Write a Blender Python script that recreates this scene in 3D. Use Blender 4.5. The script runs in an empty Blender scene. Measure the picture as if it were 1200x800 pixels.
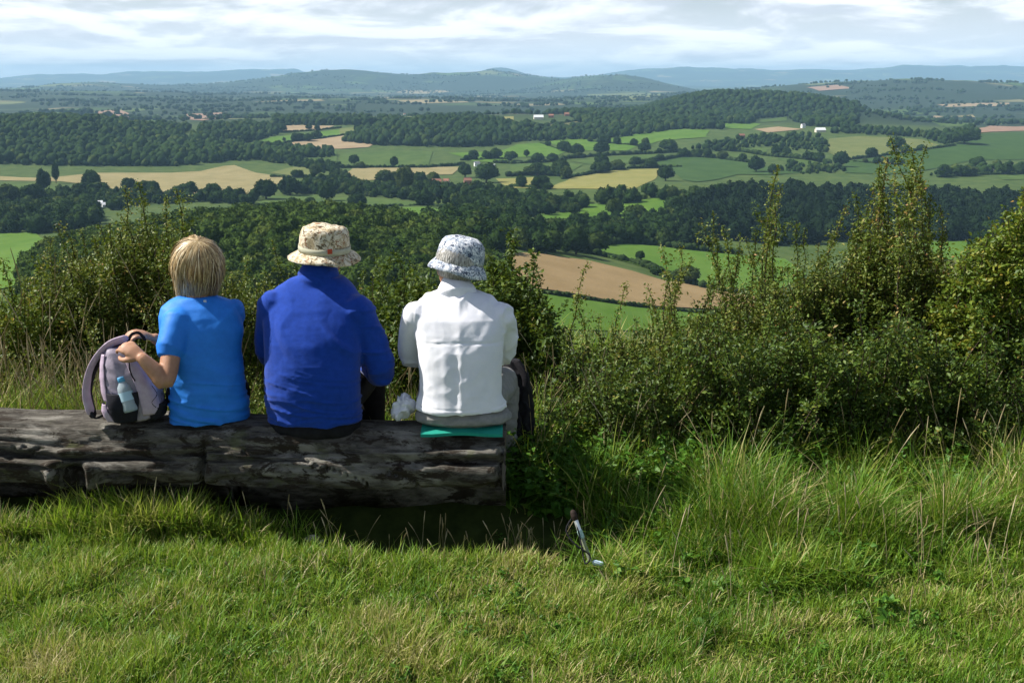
import bpy, bmesh, math, random
import numpy as np
from mathutils import Vector, Matrix, noise as mnoise
from mathutils.geometry import delaunay_2d_cdt
PI = math.pi
R_ = math.radians
rng = np.random.default_rng(7)
random.seed(7)
sc = bpy.context.scene
COL = sc.collection

# ------------------------------------------------------------------ camera
CAMZ, FPX, PITCH = 1.87, 1267.0, R_(13.62)
cp, sp = math.cos(PITCH), math.sin(PITCH)
cd = bpy.data.cameras.new('camera'); cam = bpy.data.objects.new('camera', cd); COL.objects.link(cam)
cam.location = (0, 0, CAMZ); cam.rotation_euler = (PI/2 - PITCH, 0, 0)
cd.sensor_width = 36; cd.lens = FPX/1200*36; cd.clip_start = .1; cd.clip_end = 90000
sc.camera = cam

def ray(u, v):                       # direction through a point of the 1200 x 800 photograph
    a, b = (u-600)/FPX, (400-v)/FPX
    return np.array([a, cp + b*sp, -sp + b*cp])
def P(u, v, Y):                      # the point of that ray at the distance Y
    d = ray(u, v); t = Y/d[1]
    return Vector((d[0]*t, Y, CAMZ + d[2]*t))

# ------------------------------------------------------------------ numeric noise
def _h(ix, iy, s):
    n = (ix.astype(np.int64)*374761393 + iy.astype(np.int64)*668265263 + s*1442695041) & 0xffffffff
    n = ((n ^ (n >> 13))*1274126177) & 0xffffffff
    return ((n ^ (n >> 16)) & 0xffff)/65535.0
def vnoise(x, y, s=0):
    x = np.asarray(x, float); y = np.asarray(y, float)
    ix, iy = np.floor(x), np.floor(y); fx, fy = x-ix, y-iy
    fx = fx*fx*(3-2*fx); fy = fy*fy*(3-2*fy)
    a = _h(ix, iy, s); b = _h(ix+1, iy, s); c = _h(ix, iy+1, s); d = _h(ix+1, iy+1, s)
    return (a*(1-fx)+b*fx)*(1-fy) + (c*(1-fx)+d*fx)*fy - .5
def fbm(x, y, s=0, o=4):
    r = 0; k = 1.
    for i in range(o): r = r + k*vnoise(x*2**i, y*2**i, s+i); k *= .5
    return r

# ------------------------------------------------------------------ terrain
KX = 1303.6
def gd(u, d): return (d*(u-600)/KX, d)
HILLS = [  # u, distance, height, sigma across, sigma along, power
    (262, 540, 69, 165, 330, 2), (8, 2450, 50, 270, 330, 2), (515, 2620, 20, 150, 190, 2),
    (880, 3950, 72, 270, 480, 4), (750, 3900, 10, 330, 420, 2), (600, 3250, 46, 1000, 480, 2),
    (1060, 2500, 26, 520, 330, 2), (760, 1430, 16, 150, 130, 2),
    (1225, 7600, 98, 900, 900, 2), (1010, 7600, 66, 650, 900, 2), (930, 8200, 45, 700, 900, 2),
    (250, 6400, 50, 2600, 900, 2), (-60, 8400, 70, 1500, 900, 2),
    (395, 14500, 142, 480, 1200, 2), (470, 14500, 112, 480, 1200, 2), (562, 14800, 222, 600, 1200, 2), (325, 14500, 110, 700, 1200, 2),
    (648, 15000, 110, 600, 1200, 2), (700, 12500, 122, 480, 1000, 2), (752, 12500, 80, 420, 1000, 2),
    (115, 12500, 62, 420, 1000, 2), (30, 13000, 42, 900, 1000, 2), (200, 13500, 36, 900, 1000, 2),
    (585, 26000, 190, 420, 1200, 2), (600, 26000, 200, 1800, 1500, 2),
    (860, 29000, 350, 2000, 2500, 2), (1060, 29000, 390, 2000, 2500, 2), (1240, 29000, 400, 2000, 2500, 2), (750, 29000, 230, 1300, 2500, 2),
    (60, 30000, 230, 2600, 2500, 2), (230, 30000, 240, 2200, 2500, 2), (330, 30000, 250, 1200, 2500, 2)]
def T(x, y):
    x = np.asarray(x, float); y = np.asarray(y, float)
    r = np.hypot(x, y)
    s = np.clip((y-7.2)/340, 0, 1)
    z = -150*(1-(1-s)**1.55)
    w = np.clip((r-250)/500, 0, 1)
    z = z + w*5*fbm(x/260, y/260, 3, 3)
    wf = np.clip((r-3500)/4000, 0, 1)
    z = z + wf*42*fbm(x/1700, y/1500, 11, 4)
    z0 = z; z = np.zeros_like(z0)
    for (u, d, h, sx, sy, pw) in HILLS:
        hx, hy = gd(u, d)
        if pw == 2: z = z + h*np.exp(-((x-hx)/sx)**2/2 - ((y-hy)/sy)**2/2)*(1 if d < 6000 else 1+.32*fbm(x/1000, y/1000, 5, 4))
        else: z = z + h*np.exp(-((x-hx)/(sx*1.25))**4 - ((y-hy)/(sy*1.25))**4)
    q = np.clip((y-40)/300, 0, 1); z = z0 + z*q*q*(3-2*q)
    near = np.clip(1-(r-6)/6, 0, 1)
    z = z + near*.05*fbm(x/1.1, y/1.1, 21, 3)
    # soft hollow in the grass in front of the log, bank on the right
    z = z - .13*np.exp(-((x+.22)/.70)**4 - ((y-4.33)/.25)**4) - .04*np.exp(-((x-.5)/.5)**2 - ((y-4.2)/.25)**2)
    return z
TS = np.concatenate([np.linspace(2, 30, 300), np.geomspace(30.2, 45000, 1500)])
def hit(u, v):
    d = ray(u, v); d = d/d[1]
    x, y, z = d[0]*TS, TS, CAMZ + d[2]*TS
    below = z < T(x, y)
    i = int(np.argmax(below)) if below.any() else len(TS)-1
    a, b = TS[max(i-1, 0)], TS[i]
    for _ in range(18):
        m = (a+b)/2
        if CAMZ + d[2]*m < T(d[0]*m, m): b = m
        else: a = m
    return np.array([d[0]*b, b])

# ------------------------------------------------------------------ object helpers
def tag(o, label=None, cat=None, group=None, kind=None):
    if label: o['label'] = label
    if cat: o['category'] = cat
    if group: o['group'] = group
    if kind: o['kind'] = kind
    return o
def link(name, me, mats, parent=None, loc=None):
    o = bpy.data.objects.new(name, me); COL.objects.link(o)
    for m in (mats if isinstance(mats, (list, tuple)) else [mats]):
        if me is not None and m is not None: me.materials.append(m)
    if parent is not None: o.parent = parent
    if loc is not None: o.location = loc
    return o
def empty(name, loc=(0, 0, 0), rz=0):
    o = bpy.data.objects.new(name, None); COL.objects.link(o)
    o.location = loc; o.rotation_euler = (0, 0, rz); o.empty_display_size = .1
    return o
def npmesh(name, V, F, smooth=False, attrs=None, mi=None):
    """V n x 3, F m x k (same k) -> mesh"""
    V = np.ascontiguousarray(V, np.float32); F = np.ascontiguousarray(F, np.int32)
    me = bpy.data.meshes.new(name)
    me.vertices.add(len(V)); me.vertices.foreach_set('co', V.ravel())
    k = F.shape[1]
    me.loops.add(F.size); me.loops.foreach_set('vertex_index', F.ravel())
    me.polygons.add(len(F))
    me.polygons.foreach_set('loop_start', np.arange(0, F.size, k, dtype=np.int32))
    if smooth: me.polygons.foreach_set('use_smooth', np.ones(len(F), bool))
    if mi is not None: me.polygons.foreach_set('material_index', np.ascontiguousarray(mi, np.int32))
    for n, a in (attrs or {}).items():
        at = me.attributes.new(n, 'FLOAT', 'POINT'); at.data.foreach_set('value', np.ascontiguousarray(a, np.float32))
    me.update(); return me
def bm_mesh(name, bm, smooth=False):
    me = bpy.data.meshes.new(name); bm.to_mesh(me); bm.free()
    if smooth:
        me.polygons.foreach_set('use_smooth', np.ones(len(me.polygons), bool))
    return me

# ------------------------------------------------------------------ material helpers
class NT:
    def __init__(s, name):
        s.m = bpy.data.materials.new(name); s.m.use_nodes = True
        s.t = s.m.node_tree; s.n = s.t.nodes
        for q in list(s.n): s.n.remove(q)
        s.out = s.n.new('ShaderNodeOutputMaterial')
    def node(s, typ, **kw):
        q = s.n.new(typ)
        for k, v in kw.items():
            if k == 'op': q.operation = v
            elif hasattr(q, k) and k not in ('inputs',): setattr(q, k, v)
        return q
    def lk(s, a, b): s.t.links.new(a, b)
    def put(s, inp, v):
        if hasattr(v, 'is_output') or isinstance(v, bpy.types.NodeSocket): s.lk(v, inp)
        elif isinstance(v, (tuple, list)) and len(v) == 3 and inp.type == 'RGBA': inp.default_value = (*v, 1)
        else: inp.default_value = v
    def mixc(s, f, a, b, mode='MIX'):
        q = s.n.new('ShaderNodeMix'); q.data_type = 'RGBA'; q.blend_type = mode
        s.put(q.inputs[0], f); s.put(q.inputs[6], a); s.put(q.inputs[7], b); return q.outputs[2]
    def math(s, op, a, b=0.):
        q = s.n.new('ShaderNodeMath'); q.operation = op; s.put(q.inputs[0], a); s.put(q.inputs[1], b); return q.outputs[0]
    def rng(s, v, a, b, c=0., d=1., smooth=True):
        q = s.n.new('ShaderNodeMapRange'); q.interpolation_type = 'SMOOTHSTEP' if smooth else 'LINEAR'
        s.put(q.inputs[0], v); q.inputs[1].default_value = a; q.inputs[2].default_value = b; q.inputs[3].default_value = c; q.inputs[4].default_value = d
        return q.outputs[0]
    def noise(s, vec, scale, detail=4, rough=.55, dist=0.):
        q = s.n.new('ShaderNodeTexNoise'); q.inputs['Scale'].default_value = scale; q.inputs['Detail'].default_value = detail
        q.inputs['Roughness'].default_value = rough; q.inputs['Distortion'].default_value = dist
        if vec is not None: s.lk(vec, q.inputs['Vector'])
        return q.outputs['Fac']
    def vor(s, vec, scale, feat='F1', out='Distance', rnd=1.):
        q = s.n.new('ShaderNodeTexVoronoi'); q.feature = feat; q.inputs['Scale'].default_value = scale; q.inputs['Randomness'].default_value = rnd
        if vec is not None: s.lk(vec, q.inputs['Vector'])
        return q.outputs[out]
    def ramp(s, f, stops, interp='LINEAR'):
        q = s.n.new('ShaderNodeValToRGB'); q.color_ramp.interpolation = interp
        e = q.color_ramp.elements
        while len(e) < len(stops): e.new(.5)
        for i, (p, c) in enumerate(stops): e[i].position = p; e[i].color = (*c, 1)
        s.put(q.inputs[0], f); return q.outputs[0]
    def geo(s): return s.n.new('ShaderNodeNewGeometry')
    def obj(s): return s.n.new('ShaderNodeTexCoord').outputs['Object']
    def attr(s, name):
        q = s.n.new('ShaderNodeAttribute'); q.attribute_name = name; return q.outputs['Fac']
    def mapping(s, vec, scale=(1, 1, 1), rot=(0, 0, 0), loc=(0, 0, 0)):
        q = s.n.new('ShaderNodeMapping'); s.lk(vec, q.inputs[0]); q.inputs['Scale'].default_value = scale; q.inputs['Rotation'].default_value = rot; q.inputs['Location'].default_value = loc
        return q.outputs[0]
    def bump(s, h, strength=.3, dist=.01):
        q = s.n.new('ShaderNodeBump'); q.inputs['Strength'].default_value = strength; q.inputs['Distance'].default_value = dist
        s.put(q.inputs['Height'], h); return q.outputs[0]
    def bsdf(s, col, rough=.8, spec=.3, normal=None, **kw):
        q = s.n.new('ShaderNodeBsdfPrincipled')
        s.put(q.inputs['Base Color'], col); s.put(q.inputs['Roughness'], rough); q.inputs['Specular IOR Level'].default_value = spec
        if normal is not None: s.lk(normal, q.inputs['Normal'])
        for k, v in kw.items(): s.put(q.inputs[k.replace('_', ' ')], v)
        s.lk(q.outputs[0], s.out.inputs[0]); return q
    def leaf(s, col, rough=.55, spec=.35, trans=.3, tcol=None, normal=None):
        q = s.n.new('ShaderNodeBsdfPrincipled')
        s.put(q.inputs['Base Color'], col); s.put(q.inputs['Roughness'], rough); q.inputs['Specular IOR Level'].default_value = spec
        t = s.n.new('ShaderNodeBsdfTranslucent'); s.put(t.inputs[0], col if tcol is None else tcol)
        if normal is not None: s.lk(normal, q.inputs['Normal'])
        m = s.n.new('ShaderNodeMixShader'); m.inputs[0].default_value = trans
        s.lk(q.outputs[0], m.inputs[1]); s.lk(t.outputs[0], m.inputs[2]); s.lk(m.outputs[0], s.out.inputs[0])
def plain(name, col, rough=.8, spec=.3, **kw):
    n = NT(name); n.bsdf(col, rough, spec, **kw); return n.m

# ------------------------------------------------------------------ light and sky
SUN_EL, SUN_AZ = R_(47), R_(11)          # azimuth: degrees ahead of straight left
sv = Vector((-math.cos(SUN_AZ)*math.cos(SUN_EL), math.sin(SUN_AZ)*math.cos(SUN_EL), math.sin(SUN_EL)))
ld = bpy.data.lights.new('sun', 'SUN'); ld.energy = 5.0; ld.angle = R_(.53); ld.color = (1, .945, .86)
lo = bpy.data.objects.new('sun', ld); COL.objects.link(lo); lo.location = (-40, 10, 60)
lo.rotation_euler = (-sv).to_track_quat('-Z', 'Y').to_euler()
w = bpy.data.worlds.new('World'); sc.world = w; w.use_nodes = True
wt = w.node_tree; wn = wt.nodes
for q in list(wn): wn.remove(q)
wo = wn.new('ShaderNodeOutputWorld'); bg = wn.new('ShaderNodeBackground'); bg.inputs[1].default_value = .05
sky = wn.new('ShaderNodeTexSky'); sky.sky_type = 'NISHITA'; sky.sun_disc = False
sky.sun_elevation = SUN_EL; sky.sun_rotation = math.atan2(sv.x, sv.y); sky.altitude = 200; sky.air_density = 1; sky.dust_density = 1.2
tc = wn.new('ShaderNodeTexCoord')
class W(NT):
    def __init__(s): s.t = wt; s.n = wn
ww = W()
sx = wn.new('ShaderNodeSeparateXYZ'); wt.links.new(tc.outputs['Generated'], sx.inputs[0])
# a hazy deck of broken cumulus: layered by direction, flatter towards the horizon
zc = ww.math('POWER', ww.math('MAXIMUM', sx.outputs[2], .0), .8)
cb = wn.new('ShaderNodeCombineXYZ'); wt.links.new(sx.outputs[0], cb.inputs[0]); wt.links.new(sx.outputs[1], cb.inputs[1]); wt.links.new(zc, cb.inputs[2])
def cloudn(loc, sc_): return ww.noise(ww.mapping(cb.outputs[0], sc_, loc=loc), 1., 10, .58, .35)
S1 = (7.5, 7.5, 27)
n0 = cloudn((3.1, 1.7, .4), S1); n1 = cloudn((3.1, 1.7, .72), S1)
cover = ww.rng(n0, .35, .52)
top = ww.rng(ww.math('SUBTRACT', n0, n1), -.15, .11)          # cloud tops catch the sun, bases are grey
ccol = ww.mixc(top, (9.2, 9.8, 10.9), (15.6, 15.9, 16.3))
SKYCOL = ww.mixc(ww.math('MULTIPLY', cover, ww.rng(sx.outputs[2], .10, .34, .9, .12)), ww.mixc(ww.rng(sx.outputs[2], .0, .12), (12.0, 12.9, 14.1), sky.outputs[0]), ccol)
wt.links.new(SKYCOL, bg.inputs[0]); wt.links.new(bg.outputs[0], wo.inputs[0])
sc.view_settings.view_transform = 'Standard'; sc.view_settings.look = 'None'; sc.view_settings.gamma = 1; sc.view_settings.exposure = .8
sc.cycles.use_adaptive_sampling = True; sc.cycles.adaptive_threshold = .015
sc.cycles.use_denoising = True
sc.cycles.max_bounces = 5; sc.cycles.diffuse_bounces = 2; sc.cycles.glossy_bounces = 2; sc.cycles.transmission_bounces = 3; sc.cycles.transparent_max_bounces = 4; sc.cycles.volume_bounces = 0
sc.cycles.sample_clamp_indirect = 4
# ================================================================== GROUND SHEET
def build_ground():
    az = np.radians(np.concatenate([np.linspace(-180, -40, 57)[:-1], np.linspace(-40, -31, 19)[:-1], np.linspace(-31, 31, 520), np.linspace(31, 40, 19)[1:], np.linspace(40, 180, 57)[1:-1]]))
    rr = np.concatenate([[.02], np.linspace(.5, 12, 70), np.geomspace(12.3, 36000, 640)])
    A, Rr = np.meshgrid(az, rr); X = Rr*np.sin(A); Y = Rr*np.cos(A)
    Z = T(X, Y); V = np.stack([X, Y, Z], -1).reshape(-1, 3)
    na, nr = len(az), len(rr)
    i, j = np.meshgrid(np.arange(nr-1), np.arange(na), indexing='ij'); j2 = (j+1) % na
    F = np.stack([i*na+j, (i+1)*na+j, (i+1)*na+j2, i*na+j2], -1).reshape(-1, 4)[:, ::-1]
    n = NT('countryside')
    g = n.geo().outputs['Position']
    far = n.mapping(g, (1/330, 1/520, 0))
    fc = n.vor(n.mapping(far, (1, 1, 1), rot=(0, 0, .35)), 1., 'F1', 'Color')
    sep = n.n.new('ShaderNodeSeparateColor'); n.lk(fc, sep.inputs[0])
    fields = n.ramp(sep.outputs[0], [(0, (.04, .07, .018)), (.32, (.06, .1, .022)), (.5, (.045, .075, .025)), (.62, (.17, .155, .07)), (.72, (.075, .11, .03)), (.86, (.24, .2, .11)), (.93, (.12, .14, .05))], 'CONSTANT')
    edge = n.vor(n.mapping(far, (1, 1, 1), rot=(0, 0, .35)), 1., 'DISTANCE_TO_EDGE', 'Distance')
    hedge = n.rng(edge, .03, .07)
    fields = n.mixc(hedge, (.018, .03, .012), fields)
    wd = n.noise(n.mapping(g, (1/1500, 1/900, 0)), 1., 5, .6)
    fields = n.mixc(n.rng(wd, .52, .57), (.018, .032, .014), fields)
    mott = n.noise(g, .05, 6, .6)
    pasture = n.mixc(n.rng(mott, .35, .65), (.04, .07, .016), (.065, .095, .024))
    ln = n.n.new('ShaderNodeVectorMath'); ln.operation = 'LENGTH'; n.lk(g, ln.inputs[0])
    col = n.mixc(n.rng(ln.outputs['Value'], 2600, 3600), pasture, fields)
    soil = n.mixc(n.rng(n.noise(g, 9, 6, .65), .3, .7), (.03, .045, .010), (.06, .08, .018))
    col = n.mixc(n.rng(ln.outputs['Value'], 8, 40), soil, col)
    n.bsdf(col, .95, .1)
    o = link('terrain', npmesh('terrain', V, F, smooth=True), n.m)
    tag(o, kind='structure')
build_ground()

# ================================================================== FIELDS
def field_mat(name, a, b, stripe=None, sc_=.03):
    n = NT(name); g = n.geo().outputs['Position']
    f = n.noise(n.mapping(g, (1, .6, 0)), sc_, 7, .62)
    col = n.mixc(n.rng(f, .33, .67), a, b)
    if stripe:
        wv = n.n.new('ShaderNodeTexWave'); wv.inputs['Scale'].default_value = stripe[0]; wv.inputs['Distortion'].default_value = 1.6; wv.inputs['Detail'].default_value = 3; wv.inputs['Detail Scale'].default_value = .4
        n.lk(n.mapping(g, (1, 1, 0), rot=(0, 0, stripe[1])), wv.inputs['Vector'])
        col = n.mixc(n.math('MULTIPLY', wv.outputs['Fac'], stripe[2]), col, tuple(c*.72 for c in a))
    fine = n.noise(g, .6, 4, .7)
    col = n.mixc(.28, col, n.mixc(fine, (0, 0, 0), (1, 1, 1)), 'OVERLAY')
    n.bsdf(col, .95, .1); return n.m
FM = {
 'bright': field_mat('bright_pasture', (0.05813, 0.124, 0.01162), (0.08235, 0.1501, 0.01937)),
 'green':  field_mat('pasture', (0.04306, 0.07922, 0.0155), (0.06458, 0.1033, 0.02239)),
 'deep':   field_mat('deep_pasture', (0.02841, 0.06157, 0.01263), (0.03947, 0.07735, 0.01579)),
 'pale':   field_mat('pale_pasture', (0.0949, 0.1156, 0.033), (0.1197, 0.1362, 0.04539)),
 'olive':  field_mat('cut_hay', (0.1737, 0.1737, 0.04737), (0.221, 0.2053, 0.0671), (.025, 1.1, .4)),
 'straw':  field_mat('stubble', (0.1938, 0.1686, 0.07535), (0.244, 0.2081, 0.1005), (0.07176, 0.3588, 0.1794)),
 'tan':    field_mat('dry_stubble', (0.244, 0.183, 0.1076), (0.287, 0.2225, 0.1363), (.025, 1.3, .35)),
 'brown':  field_mat('harrowed_stubble', (0.2081, 0.1471, 0.06817), (0.2547, 0.183, 0.0897), (0.1148, 0.6458, 0.3229)),
 'pink':   field_mat('ploughed', (0.2153, 0.1363, 0.09329), (0.2583, 0.1722, 0.122)),
 'dim':    field_mat('rough_pasture', (0.07894, 0.08611, 0.0287), (0.1076, 0.1076, 0.03947))}
FIELDS = [
 ('straw', [(0,207),(45,209),(75,207),(110,203),(200,203),(235,201),(262,195),(275,194),(300,203),(333,208),(325,216),(300,228),(270,231),(230,228),(190,226),(160,226),(130,224),(105,217),(70,213),(0,212)]),
 ('green', [(0,216),(45,216),(72,221),(68,230),(30,229),(0,226)]),
 ('bright',[(-20,275),(40,272),(60,285),(50,300),(40,330),(-20,345)]),
 ('pale',  [(316,203),(345,196),(373,198),(368,206),(345,207)]),
 ('green', [(300,240),(318,230),(375,229),(378,238),(330,241)]),
 ('green', [(378,238),(400,232),(450,234),(490,238),(520,243),(470,244),(400,242)]),
 ('bright',[(420,246),(500,243),(540,249),(480,257),(440,254)]),
 ('straw', [(400,208),(413,198),(540,196),(530,205),(480,206),(455,210),(430,212),(398,212)]),
 ('green', [(398,180),(470,177),(507,178),(502,195),(460,196),(398,194)]),
 ('bright',[(525,180),(585,178),(605,170),(632,168),(666,177),(650,184),(600,185),(590,191),(555,190),(540,184)]),
 ('bright',[(637,167),(662,164),(690,164),(747,172),(735,177),(690,177),(672,176)]),
 ('bright',[(708,164),(750,157),(800,152),(832,153),(827,160),(772,166),(760,170),(722,169)]),
 ('green', [(598,194),(660,190),(682,194),(672,200),(640,201),(598,204)]),
 ('green', [(668,189),(700,186),(772,181),(757,190),(722,193),(690,193)]),
 ('deep',  [(748,195),(800,184),(840,186),(880,192),(905,198),(935,199),(952,203),(900,205),(865,205),(845,210),(815,214),(800,211),(788,200)]),
 ('olive', [(643,222),(670,208),(700,202),(730,199),(772,198),(770,208),(758,215),(740,225),(722,225),(700,222)]),
 ('olive', [(581,210),(630,208),(640,214),(630,221),(600,221),(588,216)]),
 ('bright',[(626,252),(682,247),(687,240),(730,238),(765,233),(790,231),(803,233),(792,242),(768,254),(757,258),(720,257),(690,256),(640,257)]),
 ('bright',[(685,288),(735,286),(770,289),(800,293),(860,299),(920,304),(945,322),(900,346),(870,346),(830,336),(800,331),(770,319),(740,309),(690,297)]),
 ('brown', [(603,297),(625,297),(690,306),(740,318),(780,330),(830,336),(885,346),(885,364),(840,363),(780,360),(740,358),(690,348),(655,342),(608,336),(585,326)]),
 ('bright',[(585,340),(608,341),(650,347),(700,354),(740,360),(800,366),(850,371),(850,384),(700,388),(580,384)]),
 ('bright',[(1065,304),(1090,284),(1133,283),(1135,304),(1110,305)]),
 ('dim',   [(1080,306),(1175,307),(1190,332),(1130,335),(1080,325)]),
 ('pale',  [(972,163),(1010,160),(1080,164),(1105,172),(1060,178),(1000,186),(985,186),(968,178)]),
 ('deep',  [(990,190),(1060,180),(1110,173),(1147,158),(1225,156),(1225,187),(1170,188),(1140,188),(1085,200),(1040,205),(990,203)]),
 ('green', [(1168,206),(1230,202),(1230,211),(1175,211)]),
 ('bright',[(845,146),(870,142),(892,146),(880,152),(850,151)]),
 ('green', [(888,141),(922,137),(922,142),(893,144)]),
 ('tan',   [(884,152),(912,149),(942,152),(900,156)]),
 ('bright',[(798,155),(832,161),(805,163),(790,160)]),
 ('green', [(862,171),(900,175),(897,180),(868,177)]),
 ('green', [(842,179),(886,184),(860,185)]),
 ('green', [(910,186),(950,188),(975,196),(930,193)]),
 ('pale',  [(398,151),(452,147),(432,153),(398,158)]),
 ('tan',   [(325,171),(350,166),(400,160),(460,151),(507,147),(500,151),(470,161),(447,164),(432,173),(400,175),(370,175),(345,175)]),
 ('bright',[(294,168),(320,161),(400,152),(400,158),(350,165),(320,169)]),
 ('tan',   [(323,149),(345,147),(392,148),(380,152),(325,154)]),
 ('pale',  [(473,141),(512,140),(512,143),(475,144)]),
 ('olive', [(543,139),(602,137),(602,141),(592,147),(560,146),(545,144)]),
 ('dim',   [(638,145),(712,138),(717,141),(682,146),(647,151)]),
 ('olive', [(711,132),(741,130),(741,137),(715,138)]),
 ('green', [(-20,138),(30,132),(60,131),(92,135),(60,139),(-20,141)]),
 ('pink',  [(110,131),(140,129),(150,133),(157,138),(130,139),(118,135)]),
 ('green', [(50,148),(90,140),(120,141),(150,142),(185,134),(187,143),(150,149),(120,152),(90,150)]),
 ('pink',  [(218,134),(265,132),(272,136),(237,142),(225,141)]),
 ('tan',   [(223,166),(260,163),(262,168),(230,171)]),
 ('green', [(235,175),(280,168),(318,172),(330,180),(300,184),(260,183)]),
 ('green', [(318,178),(345,176),(395,178),(395,190),(350,188)]),
 ('tan',   [(1098,123),(1183,121),(1182,125),(1110,126)]),
 ('tan',   [(1066,141),(1095,136),(1106,137),(1082,141)]),
 ('straw', [(1110,137),(1140,135),(1143,138)]),
 ('green', [(1033,131),(1060,128),(1082,134),(1050,137)]),
 ('green', [(1090,143),(1140,140),(1150,146),(1110,150)]),
 ('pink',  [(1142,154),(1160,148),(1225,147),(1225,154),(1150,156)]),
 ('pink',  [(945,103),(980,100),(1000,104),(960,107)]),
 ('pale',  [(688,111),(740,109),(772,110),(777,113),(740,118),(690,114)]),
 ('green', [(985,124),(1010,122),(1000,132),(975,136)]),
]
def inpoly(px, py, poly):
    c = np.zeros(px.shape, bool); n = len(poly)
    for i in range(n):
        x1, y1 = poly[i]; x2, y2 = poly[(i+1) % n]
        if y1 == y2: continue
        k = ((y1 > py) != (y2 > py)) & (px < (x2-x1)*(py-y1)/(y2-y1)+x1); c ^= k
    return c
def drape(name, W_, mat, lift):
    W_ = np.array(W_); d = W_[:, 1].mean()
    if (W_[:, 0]*np.roll(W_[:, 1], -1) - np.roll(W_[:, 0], -1)*W_[:, 1]).sum() < 0: W_ = W_[::-1]
    # subdivide the outline, jitter interior points, triangulate
    L = max(8, d*.02); B = []
    for i in range(len(W_)):
        a, b = W_[i], W_[(i+1) % len(W_)]; k = max(1, int(np.hypot(*(b-a))/L))
        for q in range(k): B.append(a+(b-a)*q/k)
    lo_, hi_ = W_.min(0), W_.max(0)
    st = max(L, ((hi_-lo_).prod()/1500)**.5)
    gx, gy = np.meshgrid(np.arange(lo_[0]+.37*st, hi_[0], st), np.arange(lo_[1]+.41*st, hi_[1], st))
    gx, gy = gx.ravel(), gy.ravel(); k = inpoly(gx, gy, [tuple(q) for q in W_]); pts = [Vector(q) for q in B] + [Vector(q) for q in zip(gx[k], gy[k])]
    nb = len(B)
    r = delaunay_2d_cdt(pts, [(i, (i+1) % nb) for i in range(nb)], [list(range(nb))], 1, 1e-4)
    xy = np.array([tuple(q) for q in r[0]]); z = T(xy[:, 0], xy[:, 1]) + lift + d*.0003
    F = [f for f in r[2] if len(f) == 3]
    if not F: print('NOFIELD', name, W_[:3]); return None
    me = npmesh(name, np.c_[xy, z], np.array(F), smooth=True)
    me.flip_normals() if me.polygons and me.polygons[0].normal.z < 0 else None
    return link(name, me, mat)
for i, (k, poly) in enumerate(FIELDS):
    pw = [hit(u, v) for u, v in poly]
    o = drape('field', pw, FM[k], .25 + .05*(i % 5))
    if o: tag(o, kind='structure')
# ================================================================== TREES
def ico(sub):
    bm = bmesh.new(); bmesh.ops.create_icosphere(bm, subdivisions=sub, radius=1)
    V = np.array([v.co[:] for v in bm.verts]); F = np.array([[v.index for v in f.verts] for f in bm.faces]); bm.free(); return V, F
ICO = {k: ico(k) for k in (1, 2, 3, 4)}
def lumpy(sub, seed, lumps, lumpr, tall=1., wide=.5, base=.12, fuzz=.0):
    """a cauliflower crown: unit height, base of the foliage at `base`"""
    r = np.random.default_rng(seed); V, F = ICO[sub]; V = V.copy()
    D = r.normal(size=(lumps, 3)); D[:, 2] = np.abs(D[:, 2])*.9 - .25; D /= np.linalg.norm(D, axis=1)[:, None]
    dots = V @ D.T; ang = np.arccos(np.clip(dots, -1, 1)); rad = lumpr*(.7+.6*r.random(lumps))
    amp = .8+.35*r.random(lumps)
    b = np.where(ang < rad, amp*np.sqrt(np.clip(1-(ang/rad)**2, 0, 1)), 0).max(1)
    R = .66 + .34*b + (r.random(len(V))-.5)*fuzz
    V = V*R[:, None]; V[:, 2] = np.where(V[:, 2] < 0, V[:, 2]*.7, V[:, 2])
    V[:, :2] *= wide; zz = V[:, 2]; zz = (zz-zz.min())/(zz.max()-zz.min()); V[:, 2] = base + (1-base)*zz
    return V, F
def cards(Vc, F, n, size, seed):
    """leaf clumps standing off the crown surface, as small bent quads"""
    r = np.random.default_rng(seed)
    tri = Vc[F]; nrm = np.cross(tri[:, 1]-tri[:, 0], tri[:, 2]-tri[:, 0]); ar = np.linalg.norm(nrm, axis=1); nrm /= ar[:, None]+1e-9
    k = r.choice(len(F), n, p=ar/ar.sum()); a = r.random((n, 2)); a = np.where(a.sum(1, keepdims=True) > 1, 1-a, a)
    p = tri[k, 0] + (tri[k, 1]-tri[k, 0])*a[:, :1] + (tri[k, 2]-tri[k, 0])*a[:, 1:]
    N = nrm[k] + r.normal(size=(n, 3))*.75; N /= np.linalg.norm(N, axis=1)[:, None]
    t = np.cross(N, r.normal(size=(n, 3))); t /= np.linalg.norm(t, axis=1)[:, None]; b = np.cross(N, t)
    s = size*(.5+r.random((n, 1))); p = p + nrm[k]*size*(r.random((n, 1))*1.5-.3)
    Q = np.stack([p-t*s, p+b*s*.7, p+t*s, p-b*s*.7], 1)
    return Q.reshape(-1, 3), np.arange(n*4).reshape(n, 4)
def crown_mat(name, c1, c2, c3, patch=.0):
    n = NT(name)
    oi = n.n.new('ShaderNodeObjectInfo').outputs['Random']; tv = n.math('FRACT', n.math('ADD', n.attr('tint'), oi))
    g = n.geo().outputs['Position']
    col = n.ramp(tv, [(0, c1), (.45, c2), (.8, c2), (1, c3)])
    f = n.noise(g, .55, 5, .7)
    col = n.mixc(.55, col, n.mixc(n.rng(f, .3, .7), (.15, .15, .15), (.85, .85, .8)), 'OVERLAY')
    n.leaf(col, .85, .03, .16, normal=n.bump(n.noise(g, 1.3, 4, .8), .9, .7)); return n.m
M_WOOD = crown_mat('broadleaf_foliage', (.034, .066, .013), (.06, .10, .019), (.105, .14, .028))
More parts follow.
